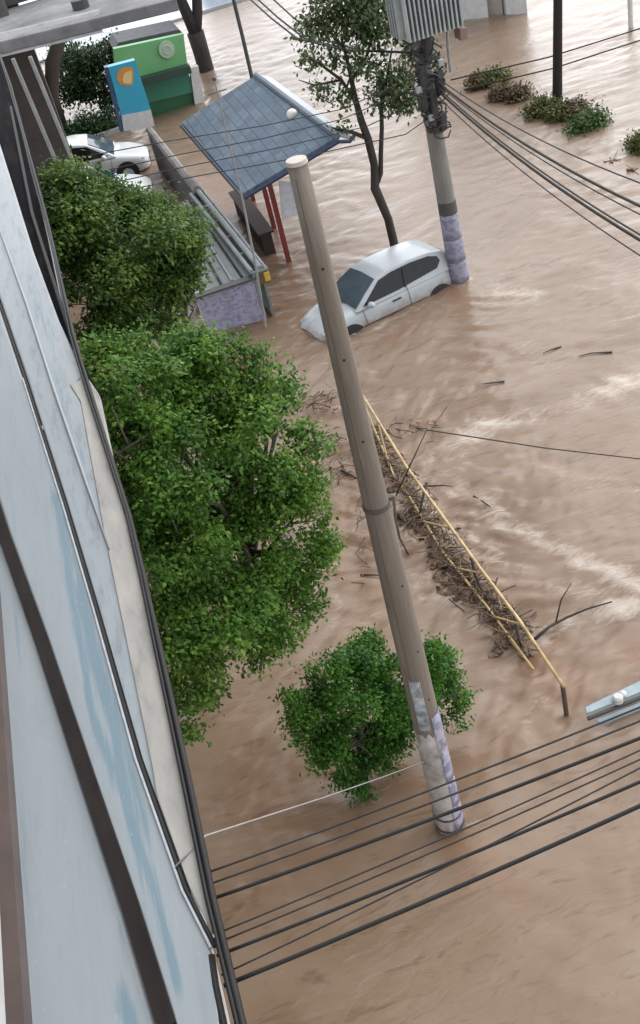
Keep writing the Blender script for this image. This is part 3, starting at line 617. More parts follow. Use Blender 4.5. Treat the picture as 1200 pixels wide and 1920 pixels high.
pts_ = [(4.40, 26.6), (4.62, 29.0), (4.62, 31.6)]
for x, y in pts_:
    zt = 2.5+(x-KB.x)*.3; g = MB(); g.box(x-.06, x+.06, y-.06, y+.06, -.6, zt); g.build('post', M_redp, kk)
g = MB(); g.slab([(3.75, 26.5, 2.3), (5.6, 26.5, 2.86), (5.6, 26.5, 2.72), (3.75, 26.5, 2.16)], (0, .08, 0)); g.build('beam', M_redp, kk)
g = MB(); g.box(3.95, 4.25, 27.4, 31, -.5, .62); g.box(3.88, 4.32, 27.3, 31.1, .62, .67); g.build('counter', mat('dark_red_panel', (.035, .016, .014), (.02, .011, .01), rough=.7), kk)
nb_ = pq(((523, 338), (545, 345), (553, 405), (530, 412)), 26.4)
g = MB(); g.slab([nb_[0], nb_[1]+Vector((.12, 0, 0)), nb_[2]+Vector((.12, 0, 0)), nb_[3]], (0, .06, 0)); bo = g.build('notice_board', M_white, kk)
g = MB()
for k in range(4):
    a = nb_[0].lerp(nb_[3], .12+.22*k); c = (nb_[1]+Vector((.1, 0, 0))).lerp(nb_[2]+Vector((.1, 0, 0)), .12+.22*k)
    d_ = Vector((0, -.008, 0)); dz = Vector((.01, 0, -.14)); g.slab([a.lerp(c, .1)+d_, a.lerp(c, .9)+d_, a.lerp(c, .9)+d_+dz, a.lerp(c, .1)+d_+dz], (0, .004, 0))
g.build('notice', mat('notice_paper', (.55, .55, .62), (.45, .45, .55), rough=.8, scale=14), bo)
lg = thing('lamp_globe', (5.2, 26.8, 3.3), 'small white globe lamp sitting on the blue tiled kiosk roof', 'lamp')
gp = atz(550, 224, 3.22); g = MB(); g.ball(gp+Vector((0, 0, .14)), .15, .9); g.build('globe', mat('milky_globe', (.74, .72, .62), (.66, .64, .55), rough=.3), lg, smooth=True)
g = MB(); g.tube([gp+Vector((.02, .0, -.08)), gp+Vector((0, 0, .03))], .09, 10); g.build('base', mat('lamp_base', (.16, .12, .09), rough=.6), lg)
ms = thing('thin_mast', (2.95, 23.55, 0), 'thin grey mast rising past the left end of the blue roof, by the poster wall', 'mast')
mt_ = [aty(x, y, 23.4) for x, y in ((402, 150), (430, 270), (455, 375), (476, 480), (498, 612))]
g = MB(); g.tube(mt_+[mt_[-1]+Vector((.02, 0, -.4))], [.02, .022, .025, .03, .035, .035], 6); g.build('shaft', mat('mast_grey', (.20, .20, .21), (.3, .29, .28), rough=.5, scale=1), ms)
g = MB(); g.ball(mt_[0]+Vector((0, 0, .03)), .05); g.tube([mt_[0]+Vector((-.2, 0, -.25)), mt_[0]+Vector((.2, 0, -.25))], .012, 5); g.build('finial', M_grey, ms)

# ------------------------------------------------------------------ utility poles
M_pole = mat('old_concrete_pole', (.19, .158, .128), (.145, .12, .097), rough=.85, scale=3.4, stretch=(1.6, 1.6, .16), bump=.3, bscale=26, detail=8, c3=(.24, .205, .168), lo=.28, hi=.75)
M_post2 = paper_mat('torn_bill_paper', (.46, .43, .46), (.16, .14, .30), 7, 8, .5)
M_lime = mat('limewash', (.40, .375, .36), (.30, .275, .255), rough=.85, scale=4, bump=.2, c3=(.16, .14, .12), lo=.4, hi=.72)
mp_ = thing('concrete_pole', (1.64, 8.37, 0), 'tall brownish concrete pole in the foreground with torn bills on its foot', 'utility pole')
PB = Vector((1.64, 8.37, 0)); PT = Vector((1.645, 8.37, 9.0))
def pax(t, p0=PB, p1=PT): return p0.lerp(p1, t)
def prad(z): return float(np.interp(z, [0, 1.5, 4.5, 7, 9], [.185, .172, .146, .110, .085]))
zz = [-1.2, 0, 1, 2.5, 4, 5.5, 7, 8.2, 9.0]
g = MB(); g.tube([pax(z/9) for z in zz], [prad(max(z, 0)) for z in zz], 20); g.build('shaft', M_pole, mp_, smooth=False).data.polygons.foreach_set('use_smooth', [True]*(20*8)+[False]*2)
g = MB(); g.tube([pax(9.0/9), pax(9.035/9)], [prad(9)+.006, prad(9)+.001], 20); g.build('cap', mat('pale_cap', (.50, .46, .40), (.4, .36, .32), rough=.8), mp_)
def wrap(z0, z1, a0, a1, rr, base=PB, top=PT, L=9.0, rad=prad, n=14, jag=.0):
    mb = MB(); vs = []; 
    for j in range(6):
        z = z0+(z1-z0)*j/5
        for i in range(n+1):
            a = a0+(a1-a0)*i/n; r = rad(z)+rr; zz_ = z+(jag*math.sin(i*2.7+z0*7) if j in (0, 5) else 0)
            vs.append(base.lerp(top, zz_/L)+Vector((r*math.cos(a), r*math.sin(a), 0)))
    fs = [(j*(n+1)+i, j*(n+1)+i+1, (j+1)*(n+1)+i+1, (j+1)*(n+1)+i) for j in range(5) for i in range(n)]
    mb.add(vs, fs); return mb
def thick(o, t=.003):
    s = o.modifiers.new('thick', 'SOLIDIFY'); s.thickness = t; s.offset = 1; return o
thick(wrap(0, 2.0, 0, 2*math.pi, .0015, n=24, jag=.06).build('limewash_band', M_lime, mp_, smooth=True), .002)
for z0, z1, a0, a1 in ((.55, 1.0, R(-75), R(5)), (1.05, 1.62, R(-78), R(10)), (.12, .5, R(-85), R(0)), (1.68, 2.3, R(-82), R(-8))):
    thick(wrap(z0, z1, a0, a1, .006, jag=.03).build('torn_bill', paper_mat('bill_ink', (.30, .29, .35), (.07, .065, .17), 10, 9, .46), mp_, smooth=True))
thick(wrap(2.1, 2.95, R(-138), R(-92), .004, jag=.05).build('torn_bill', mat('pale_scrap', (.42, .46, .48), (.14, .15, .16), rough=.8, scale=8), mp_, smooth=True))
for z in (.30, .06):
    thick(wrap(z, z+.035, 0, 2*math.pi, .008, n=24).build('strap', mat('dark_strap', (.06, .055, .06), rough=.6), mp_), .004)
for z in (5.42,):
    thick(wrap(z, z+.05, 0, 2*math.pi, .004, n=24).build('clamp', mat('dull_clamp', (.085, .075, .065), rough=.7), mp_), .008)
g = MB(); zc = 5.44; g.box(1.64+prad(zc)+.0, 1.64+prad(zc)+.06, 8.34, 8.40, zc, zc+.05); g.build('clamp_bolt', mat('rusty_bolt', (.10, .08, .07), rough=.7), mp_)

for zh in (2.6, 3.4, 4.4, 6.3, 7.2, 8.1):
    g = MB(); a_ = R(-70 if zh < 5 else -95); rr_ = prad(zh); c0 = pax(zh/9)+Vector((rr_*math.cos(a_), rr_*math.sin(a_), 0)); g.tube([c0+Vector((-.012*math.cos(a_), -.012*math.sin(a_), 0)), c0+Vector((.003*math.cos(a_), .003*math.sin(a_), 0))], .012, 8); g.build('bolt_hole', M_black, mp_)
g = MB(); g.tube([pax(z/9)+Vector((prad(z)*math.cos(R(-128)), prad(z)*math.sin(R(-128)), 0)) for z in np.linspace(2.2, 8.9, 16)], .0035, 5); g.build('casting_seam', mat('seam_shade', (.11, .095, .08), rough=.9), mp_)
p2 = thing('power_pole', (7.66, 22.48, 0), 'mid-distance power pole with lavender bills near the water, behind the sunken white car', 'utility pole')
B2 = Vector((7.66, 22.48, 0)); T2 = Vector((7.52, 22.48, 7.6))
rad2 = lambda z: .235-.0125*z
zz = [-1, 0, 2, 4, 6, 7.6]
M_pole2 = mat('grey_concrete_pole', (.20, .19, .175), (.15, .14, .13), rough=.85, scale=2, bump=.2, stretch=(1, 1, .5))
g = MB(); g.tube([B2.lerp(T2, z/7.6) for z in zz], [rad2(max(0, z)) for z in zz], 16); g.build('shaft', M_pole2, p2)
for z0, z1 in ((.05, .55), (.6, 1.12), (1.16, 1.75)):
    thick(wrap(z0, z1, R(-175), R(15), .006, B2, T2, 7.6, rad2).build('bill', paper_mat('lavender_bill', (.26, .255, .32), (.11, .105, .18), 8, 11, .48), p2, smooth=True))
thick(wrap(1.75, 2.05, R(-180), R(20), .004, B2, T2, 7.6, rad2).build('dark_band', mat('dark_paint_band', (.07, .065, .06), rough=.8), p2), .004)
g = MB(); g.obox(B2.lerp(T2, 6.6/7.6)+Vector((0, -.2, 0)), (.62, 0, 0), (0, .05, 0), (0, 0, .05)); g.build('crossarm', M_grey, p2)
tf = thing('transformer', (7.55, 22.2, 5.8), 'grey finned transformer mounted high on the far power pole at the top edge', 'transformer')
g = MB(); cx, cy = 7.53, 21.75; M_tf = mat('transformer_grey', (.34, .37, .37), (.27, .30, .30), rough=.5, scale=2, c3=(.40, .41, .40), lo=.3, hi=.7)
g.box(cx-.55, cx+.55, cy-.3, cy+.42, 5.92, 7.25); g.build('tank', M_tf, tf, bevel=.04)
for k in range(13):
    x = cx-.56+1.12*k/12; g = MB(); g.box(x-.018, x+.018, cy-.48, cy-.29, 5.97, 7.15); g.build('cooling_fin', M_tf, tf)
for s in (-1, 1):
    for k in range(4):
        y = cy-.2+.16*k; g = MB(); g.box(cx+s*.55 if s > 0 else cx-.70, cx+.70 if s > 0 else cx-.55, y-.018, y+.018, 6.0, 7.1); g.build('cooling_fin', M_tf, tf)
g = MB(); g.box(cx-.72, cx+.72, cy-.5, cy+.46, 7.25, 7.31); g.build('lid', M_tf, tf, bevel=.02)
for k in range(3):
    g = MB(); x = cx-.35+.35*k; g.tube([(x, cy, 7.3), (x, cy, 7.5), (x, cy, 7.52), (x, cy, 7.62)], [.05, .05, .08, .03], 8); g.build('bushing', mat('brown_porcelain', (.12, .05, .03), rough=.3), tf)
g = MB(); g.box(cx+.50, cx+.64, cy-.44, cy-.1, 5.70, 5.92); g.build('valve_box', mat('rusty_valve', (.22, .15, .12), (.16, .11, .09), rough=.7), tf)
# splice boxes and coiled slack on the pole
ct = thing('cable_tangle', (7.6, 22.3, 4.8), 'black tangle of coiled cables and splice boxes clamped below the transformer', 'cables')
tr_ = np.random.default_rng(5); M_splice = mat('splice_grey', (.035, .034, .036), (.06, .06, .062), rough=.7, spec=.2)
for zc, rx in ((5.55, .25), (5.1, .3), (4.6, .32), (4.2, .24), (3.85, .2)):
    g = MB()
    for q in range(6):
        c0 = B2.lerp(T2, zc/7.6)+Vector((tr_.normal(0, .07), -.2+tr_.normal(0, .05), tr_.normal(0, .1)))
        g.tube([c0+Vector((rx*math.cos(a)*tr_.uniform(.8, 1.1), .06*math.sin(2*a+q)-.03, rx*.75*math.sin(a)*tr_.uniform(.8, 1.1))) for a in np.linspace(0, 2*math.pi*.95, 16)], .018, 5)
    g.build('coil', mat('coil_grey', (.03, .03, .03), (.06, .058, .055), rough=.7), ct)
for dx, z, h_ in ((-.16, 5.0, .22), (.2, 4.75, .25), (-.02, 4.35, .3), (.05, 5.5, .25), (-.24, 4.45, .16), (.12, 3.95, .18)):
    c0 = B2.lerp(T2, z/7.6)+Vector((dx, -.26, 0)); g = MB(); g.obox(c0, (.085, .02, 0), (-.02, .085, 0), (.01, 0, h_)); g.build('splice_box', M_splice, ct, bevel=.03)
for dx, z in ((-.3, 4.75), (.28, 5.15), (-.12, 4.1)):
    c0 = B2.lerp(T2, z/7.6)+Vector((dx, -.3, 0)); g = MB(); g.obox(c0, (.06, 0, 0), (0, .05, 0), (0, 0, .07)); g.build('junction_box', mat('junction_grey', (.35, .36, .36), rough=.6), ct, bevel=.015)
lm = thing('lamp_bracket', (8.3, 22.3, 5), 'thin grey lamp bracket hanging right of the transformer on the far pole', 'bracket')
q_ = [aty(x, y, 22.2) for x, y in ((838, 50), (840, 90), (845, 135))]
g = MB(); g.tube(q_, .03, 6); g.build('arm', M_gpipe, lm)
g = MB(); g.tube([q_[0]+Vector((-.2, .15, .02)), q_[0], q_[0]+Vector((.28, 0, 0))], .02, 6); g.build('bracket', M_grey, lm)

# ------------------------------------------------------------------ wires
def wire(pts, r, name, label, cat='wire', group=None, m=None, sag=0.0, n=14):
    P = [Vector(p) for p in pts]
    if len(P) == 2:
        a, c = P; P = [a.lerp(c, t)+Vector((0, 0, -sag*4*t*(1-t))) for t in np.linspace(0, 1, n)]
    g = MB(); g.tube(P, r, 6); o = g.build(name, m or M_cable, None, origin=P[0], smooth=True)
    return tag(o, label, cat, group)
ctl = np.array([[p.x, p.y, 8.02] for p in (atz(x, y, 8.02) for x, y in ((-30, 20), (20, 160), (90, 420), (140, 640), (205, 850), (248, 985), (345, 1421), (420, 1787), (455, 1921)))])
ty = np.linspace(ctl[0, 1], ctl[-1, 1], 40)
cx_ = np.interp(-ty, -ctl[:, 1], ctl[:, 0])
bun = [Vector((x, y, 8.02)) for x, y in zip(cx_, ty)] + [Vector((cx_[-1]-.02, .3, 8.02)), Vector((cx_[-1]-.05, -4, 8.05))]
wire([p+Vector((.0, 0, 0)) for p in bun], .017, 'cable_bundle', 'thick black cable running along the whole outer rim of the painted ledge', 'cable')
wire([p+Vector((-.020+.006*math.sin(p.y*1.3), 0, .012)) for p in bun], .010, 'cable', 'thinner black cable twisted along the inner side of the rim cable', 'cable')
b2_ = [atz(x, y, 7.99) for x, y in ((396, 1792), (404, 1850), (420, 1925), (440, 2010))]
wire(b2_, .016, 'cable', 'short black cable hugging the bottom corner of the pale ledge', 'cable')
GW = 'wires crossing the street at the bottom'
def street_wire(p0, p1, r, label, m=None, z=8.0, left=-.575, sag=.10):
    a = atz(*p0, z); c = atz(*p1, z); dx = (c-a)/(c.x-a.x)
    pts = []
    for x in np.concatenate([np.linspace(left, c.x, 14), np.linspace(c.x+.5, 16, 12)]):
        p = a+dx*(x-a.x); t = min(1, max(0, (x-left)/(c.x-left)))
        p.y = a.y+(c.y-a.y)*min(1.0, (x-a.x)/(c.x-a.x)) if x < c.x else c.y+(x-c.x)*.01
        p.z = z - (sag*.18*4*t*(1-t) if x < c.x else 0) ; pts.append(p)
    wire(pts, r, 'overhead_wire', label, 'wire', GW, m)
street_wire((415, 1626), (1200, 1326), 0.0051, 'uppermost thin dark wire of the bundle crossing the foot of the near pole', M_wire)
street_wire((420, 1647), (1200, 1352), 0.0051, 'second thin wire from the top of the street bundle, just above the thick one', M_wire)
street_wire((425, 1675), (1200, 1384), 0.0085, 'thick black wire passing right across the limewashed foot of the near pole', M_cable)
street_wire((430, 1740), (1200, 1407), 0.0041, 'thin brownish wire below the foot of the near pole, upper of a close pair', M_wire)
street_wire((432, 1757), (1200, 1424), 0.0041, 'thin brownish wire below the foot of the near pole, lower of a close pair', M_wire)
street_wire((436, 1780), (1200, 1466), 0.0078, 'thick black wire, second from the bottom of the street bundle', M_cable)
street_wire((440, 1816), (1200, 1440), 0.0041, 'thin wire that crosses upward over its neighbours toward the right edge', M_wire)
street_wire((446, 1837), (1200, 1511), 0.0099, 'lowest and thickest black wire of the street bundle', M_cable)
a = atz(385, 1567, 8.0); c = Vector((1.50, 8.22, 1.58))
wire([Vector((-.66, 3.1, 8.02)), a, a.lerp(c, .3)+Vector((0, 0, -.02)), a.lerp(c, .6)+Vector((0, 0, -.02)), c], .0045, 'service_wire', 'pale grey wire running from the ledge to the foot of the near pole', 'wire', None, mat('pale_wire', (.26, .25, .25), rough=.6))
M_fan = mat('faded_wire', (.045, .04, .04), (.06, .055, .052), rough=.7, spec=.2)
GR = 'wires fanning right from the far power pole'
for (x0, y0, z0), (x1, y1), r, lab in (
    ((7.75, 22.3, 4.85), (1200, 343), .012, 'highest thin wire fanning right from the far power pole toward the median bushes'),
    ((7.75, 22.3, 4.75), (1200, 386), .024, 'thick upper black cable fanning right from the far power pole'),
    ((7.75, 22.3, 4.70), (1200, 402), .011, 'thin wire close under the thick upper cable from the far power pole'),
    ((7.75, 22.3, 4.62), (1200, 440), .016, 'middle black cable crossing between the two thick ones from the far pole'),
    ((7.75, 22.3, 4.55), (1200, 450), .026, 'thick lower black cable fanning right from the far power pole'),
    ((7.75, 22.3, 4.40), (1200, 479), .012, 'lowest thin wire fanning right from the far power pole')):
    e_ = aty(x1, y1, 13.5); s0 = Vector((x0, y0, z0)); d_ = e_-s0
    wire([s0+d_*t+Vector((0, 0, -.28*4*t*(1-t)*.6 if t < 1 else 0)) for t in np.linspace(0, 1, 14)]+[s0+d_*1.5+Vector((0, 0, .3))], r, 'overhead_wire', lab, 'wire', GR, M_fan)
GU = 'wires high on the right'
for p, q, r, lab in (((845, 150), (1205, 52), .025, 'upper thin wire crossing behind the median trunk at the top right'), ((870, 168), (1205, 74), .025, 'lower thin wire crossing behind the median trunk at the top right')):
    A_, B_ = aty(*p, 33), aty(*q, 33); B_.y = 33
    wire([A_, A_.lerp(B_, .5)+Vector((0, 0, -.12)), B_, B_+(B_-A_)*.4], r, 'overhead_wire', lab, 'wire', GU, M_wire)
GL = 'wires from the far street to the transformer pole'
for p, r, lab in (((462, -8), .03, 'left wire of three slanting down from the top edge toward the transformer'), ((476, -8), .03, 'middle wire of three slanting down from the top edge toward the transformer'), ((505, -8), .028, 'right wire of three slanting down from the top edge toward the transformer')):
    A_ = aty(*p, 40); B_ = Vector((7.4, 22.6, 5.4)); M1 = aty(p[0]+95, 72, 33)
    wire([A_+(A_-M1), A_, A_.lerp(M1, .5)+Vector((0, 0, -.06)), M1, M1.lerp(B_, .5)+Vector((0, 0, -.15)), B_], r, 'overhead_wire', lab, 'wire', GL)
GK = 'wires over the kiosk roof'
for (xa, ya), (xb, yb_), lab in (((330, 262), (640, 205), 'topmost thin wire over the blue kiosk roof'), ((335, 290), (640, 224), 'second thin wire from the top over the blue kiosk roof'),
                                ((350, 312), (690, 236), 'third thin wire from the top over the blue kiosk roof'), ((370, 330), (760, 252), 'lowest thin wire over the blue kiosk roof')):
    A_, B_ = aty(xa, ya, 21), aty(xb, yb_, 22.3)
    wire([A_+(A_-B_)*.8, A_, A_.lerp(B_, .5)+Vector((0, 0, -.04)), B_, Vector((7.5, 22.4, B_.z+.15))], .011, 'overhead_wire', lab, 'wire', GK, M_wire)
A_, B_ = Vector((1.86, 8.37, 5.46)), aty(1205, 861, 9.6)
A2 = aty(800, 806, 8.7)
wire([A_, A2, A2.lerp(B_, .5)+Vector((0, 0, -.03)), B_, B_+(B_-A2)*1.2], .008, 'service_wire', 'single thin wire from the near pole clamp across the open water to the right', 'wire', None, M_wire)

# ------------------------------------------------------------------ trees
L_big = leaf_mat('leaf_bright', (.018, .05, .009), (.072, .165, .023), (.20, .32, .05))
L_back = leaf_mat('leaf_deep', (.014, .035, .008), (.060, .118, .022), (.19, .27, .055))
L_shrub = leaf_mat('leaf_shrub', (.012, .042, .007), (.042, .130, .015), (.12, .25, .027))
L_thin = leaf_mat('leaf_thin', (.03, .05, .02), (.075, .11, .045), (.14, .18, .08))
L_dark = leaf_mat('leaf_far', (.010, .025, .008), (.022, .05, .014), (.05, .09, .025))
L_med = leaf_mat('leaf_median', (.035, .045, .010), (.075, .085, .018), (.13, .14, .03), .2)
L_medb = leaf_mat('leaf_dry', (.05, .035, .02), (.10, .07, .035), (.15, .12, .05), .2)
M_bark = mat('bark', (.055, .045, .036), (.085, .07, .055), rough=.9, scale=6, stretch=(1, 1, .3), bump=.5)
M_barkd = mat('bark_dark', (.028, .024, .022), (.045, .038, .034), rough=.9, scale=6, stretch=(1, 1, .3), bump=.4)
def leaves(name, blobs, n, size, m, parent, seed, shell=.55, sprig=14, clump=0):
    """blobs: (centre, (rx,ry,rz)); leaves grow in sprigs set mostly near each blob's skin"""
    g = np.random.default_rng(seed)
    if clump:
        nb_ = []
        for c, r in blobs:
            for _ in range(clump):
                d = g.normal(size=3); d[2] = d[2]*.8+.25; d /= np.linalg.norm(d); q = g.uniform(.30, .46)
                nb_.append((np.array(c)+d*np.array(r)*g.uniform(.55, .95), tuple(np.array(r)*q*np.array([1, 1, .85]))))
        blobs = nb_
    vol = np.array([(b[1][0]*b[1][1]*b[1][2])**.72 for b in blobs]); pick = g.choice(len(blobs), n//sprig, p=vol/vol.sum())
    d = g.normal(size=(len(pick), 3)); d /= np.linalg.norm(d, axis=1)[:, None]
    rad = np.where(g.random(len(pick)) < .8, g.uniform(shell, 1.0, len(pick)), g.uniform(.15, shell, len(pick)))
    rad *= 1+.18*g.normal(size=len(pick))
    bc = np.array([list(b[0]) for b in blobs])[pick]; br = np.array([b[1] for b in blobs])[pick]
    sc = bc+d*br*rad[:, None]
    N = len(pick)*sprig
    base = np.repeat(sc, sprig, 0); out = np.repeat(d, sprig, 0)
    spread = size*1.15
    base = base+g.normal(size=(N, 3))*spread*np.array([1, 1, .75])
    ax = out*.7+g.normal(size=(N, 3))*.75+np.array([0, 0, -.15]); ax /= np.linalg.norm(ax, axis=1)[:, None]
    up = np.array([0, 0, 1.])*1.2+out*.8+g.normal(size=(N, 3))*.42
    w = np.cross(ax, up); w /= np.linalg.norm(w, axis=1)[:, None]+1e-9; nn = np.cross(w, ax)
    Ls = size*g.uniform(.65, 1.35, N)[:, None]; Ws = Ls*.27
    v0 = base; v1 = base+ax*Ls*.5+w*Ws-nn*Ls*.05; v2 = base+ax*Ls+nn*Ls*-.16; v3 = base+ax*Ls*.5-w*Ws-nn*Ls*.05; vm = base+ax*Ls*.5+nn*Ls*.06
    V_ = np.stack([v0, v1, v2, v3, vm], 1).reshape(-1, 3); k = np.arange(N)[:, None]*5
    F_ = np.concatenate([k+np.array([[0, 1, 4]]), k+np.array([[1, 2, 4]]), k+np.array([[2, 3, 4]]), k+np.array([[3, 0, 4]])], 1).reshape(-1, 3)
    return arr_mesh(name, V_, F_, m, parent)
def limbs(blobs, root, joint, r, seed, n=14):
    g = np.random.default_rng(seed); mb = MB()
    for i in range(n):
        b = blobs[i % len(blobs)]; c = Vector(b[0])+Vector(g.normal(size=3)*np.array(b[1])*.35)
        st_ = Vector(root).lerp(Vector(joint), g.uniform(.45, 1)); md = st_.lerp(c, .5)+Vector(g.normal(size=3)*.12)
        mb.tube([st_, md, c], [r, r*.6, r*.2], 6)
        for q in range(3):
            e_ = c+Vector(g.normal(size=3)*np.array(b[1])*.45); mb.tube([md.lerp(c, .3+.3*q), e_], [r*.35, r*.1], 5)
    return mb
def pxblobs(lst):
    return [(aty(x, y, Y), (r, r*ry, r*rz)) for x, y, Y, r, ry, rz in lst]
# big near tree
t2 = thing('leafy_tree', (.45, 10.4, 0), 'largest bright green leafy tree, hugging the painted ledge in the middle left', 'tree')
bl2 = pxblobs([(260, 930, 10.3, .5, 1, .8), (290, 990, 10.2, .55, 1, .8), (330, 960, 10.6, .6, 1, .8), (230, 860, 10.6, .5, 1, .8), (450, 1120, 10.2, .6, 1, .8), (370, 1000, 10.6, .6, 1, .8), (320, 1110, 9.8, .45, 1, .8), (490, 760, 11.0, .5, 1, .8), (360, 660, 11.3, .36, 1, .7), (225, 700, 10.8, .58, 1, .85), (310, 715, 11.2, .58, 1, .8), (430, 685, 11.0, .48, 1, .8), (460, 730, 10.8, .45, 1, .9), (250, 800, 10.2, .62, 1, .8),
               (380, 800, 10.4, .72, 1, .75), (500, 840, 10.4, .62, 1, .75), (545, 905, 10.1, .40, 1, .9), (300, 900, 9.9, .55, 1, .7), (430, 930, 10.6, .7, 1, .7), (540, 960, 9.9, .42, 1, .8),
               (575, 1040, 9.8, .36, 1, .7), (330, 1050, 9.5, .62, 1, .75), (450, 1050, 9.7, .7, 1, .75), (540, 1110, 9.6, .46, 1, .7), (400, 1130, 9.4, .62, 1, .7), (500, 1180, 9.3, .40, 1, .7),
               (340, 1180, 9.2, .5, 1, .8), (420, 1210, 9.0, .36, 1, .6), (350, 1290, 9.0, .34, 1, .7), (380, 1290, 9.1, .22, 1, .9), (345, 1370, 8.9, .19, 1, .8), (490, 1235, 9.2, .18, 1, .7), (610, 1045, 9.8, .22, 1, .5), (560, 1150, 9.4, .25, 1, .6), (590, 985, 9.9, .2, 1, .6)])
leaves('crown', bl2, 84000, .067, L_big, t2, 11, clump=9)
tb_ = atz(383, 1318, 0); g = MB(); g.tube([(tb_.x, tb_.y, -.6), (tb_.x+.1, tb_.y+.15, 1.2), (.2, 10.1, 2.6), (.3, 10.3, 4.6)], [.15, .13, .12, .07], 10); g.build('trunk', M_bark, t2, smooth=True)
limbs(bl2, (.2, 10.1, 2.6), (.38, 10.3, 4.4), .055, 4, 22).build('branch', M_bark, t2, smooth=True)
# tree behind it
t1 = thing('leafy_tree', (.6, 17, 0), 'deeper green leafy tree above the largest one, below the parked white car', 'tree')
bl1 = pxblobs([(118, 362, 17.5, .62, 1, .7), (190, 395, 17.5, .66, 1, .7), (280, 420, 17.3, .62, 1, .75), (335, 440, 17, .5, 1, .8), (140, 420, 17, .75, 1, .8), (240, 450, 16.8, .95, 1, .8),
               (322, 500, 16.8, .52, 1, .85), (180, 520, 16.5, .8, 1, .8), (280, 550, 16.5, .85, 1, .75), (315, 560, 16.6, .4, 1, .7), (220, 600, 16.3, .7, 1, .6), (108, 335, 17.6, .36, 1, .6), (90, 370, 17.4, .34, 1, .8), (130, 480, 16.8, .5, 1, .9)])
leaves('crown', bl1, 44000, .086, L_back, t1, 12, clump=9)
g = MB(); g.tube([(.8, 17.2, -.6), (.75, 17.1, 2), (.65, 17, 4)], [.22, .18, .10], 10); g.build('trunk', M_bark, t1, smooth=True)
limbs(bl1, (.75, 17.1, 1.6), (.65, 17, 3.8), .06, 6, 16).build('branch', M_bark, t1, smooth=True)
# round shrub in the flood behind the near pole
sh = thing('round_shrub', (.95, 9.6, 0), 'round bright green shrub standing in the flood right behind the foot of the near pole', 'shrub')
bls = pxblobs([(700, 1330, 9.7, .55, 1, .8), (640, 1290, 9.7, .42, 1, .8), (700, 1235, 9.9, .34, 1, .8), (800, 1275, 9.8, .42, 1, .8), (835, 1300, 9.7, .3, 1, .85), (590, 1330, 9.6, .34, 1, .7), (650, 1380, 9.5, .42, 1, .7), (745, 1370, 9.6, .38, 1, .7),
               (560, 1370, 9.6, .2, 1, .7), (545, 1310, 9.7, .15, 1, .8), (665, 1435, 9.4, .30, 1, .8), (610, 1400, 9.5, .26, 1, .8), (728, 1420, 9.5, .22, 1, .8), (680, 1480, 9.3, .13, 1, .8), (815, 1240, 9.8, .24, 1, .9), (840, 1350, 9.6, .18, 1, .8), (620, 1245, 9.8, .24, 1, .7)])
leaves('crown', bls, 28000, .060, L_shrub, sh, 13, clump=8)
g = MB(); g.tube([(.75, 9.5, -.5), (.85, 9.55, .4), (1.0, 9.6, 1.1)], [.09, .07, .04], 8); g.build('trunk', M_bark, sh, smooth=True)
limbs(bls, (.78, 9.5, .1), (1.0, 9.6, .9), .03, 8, 14).build('branch', M_bark, sh, smooth=True)
# slender forked tree by the kiosk
tn = thing('slender_tree', (7.0, 25.4, 0), 'slender forked tree with sparse leaves between the kiosk roof and the far power pole', 'tree')
YT = 25.4
def tp(l_): return [aty(x, y, YT) for x, y in l_]
g = MB(); g.tube([aty(742, 468, YT)+Vector((0, 0, -.5))]+tp(((740, 462), (728, 410), (703, 352), (702, 310), (690, 260), (677, 225), (666, 185), (655, 130), (640, 70))), [.12, .12, .11, .12, .10, .10, .09, .07, .05, .03], 9); g.build('trunk', M_barkd, tn, smooth=True)
g = MB(); g.tube(tp(((704, 350), (714, 325), (714, 290), (716, 240), (715, 205), (725, 150), (735, 90))), [.07, .065, .06, .055, .05, .04, .02], 8)
g.tube(tp(((690, 260), (660, 248), (620, 240))), [.06, .05, .03], 7); g.tube(tp(((666, 190), (640, 150), (600, 120), (565, 100))), [.05, .04, .03, .012], 6); g.tube(tp(((660, 150), (690, 100), (700, 50))), [.05, .035, .015], 6); g.tube(tp(((645, 90), (610, 50), (590, 10))), [.04, .03, .012], 6); g.tube(tp(((640, 150), (590, 160), (560, 150))), [.035, .025, .01], 6)
g.build('branch', M_barkd, tn, smooth=True)
blt = pxblobs([(600, 40, YT+.2, .55, 1, .55), (660, 30, YT, .65, 1, .6), (700, 60, YT-.1, .5, 1, .6), (620, 110, YT, .5, 1, .5), (575, 110, YT, .32, 1, .5), (680, 120, YT-.2, .5, 1, .5), (735, 150, YT-.3, .5, 1, .6), (640, 180, YT, .4, 1, .5), (600, 170, YT, .3, 1, .5), (760, 185, YT-.3, .4, 1, .6), (720, 185, YT, .4, 1, .5), (780, 90, YT-.2, .4, 1, .7), (810, 120, YT, .3, 1, .8), (630, -20, YT, .6, 1, .5), (700, 0, YT, .6, 1, .5), (750, 40, YT+.3, .5, 1, .6), (640, 235, YT-.2, .2, 1, .5)])
leaves('crown', blt[:3]+blt[13:16]+[blt[6], blt[9], blt[11]], 3600, .13, L_thin, tn, 14, sprig=9)
leaves('crown', blt, 4200, .13, L_thin, tn, 15, shell=.3, sprig=7)
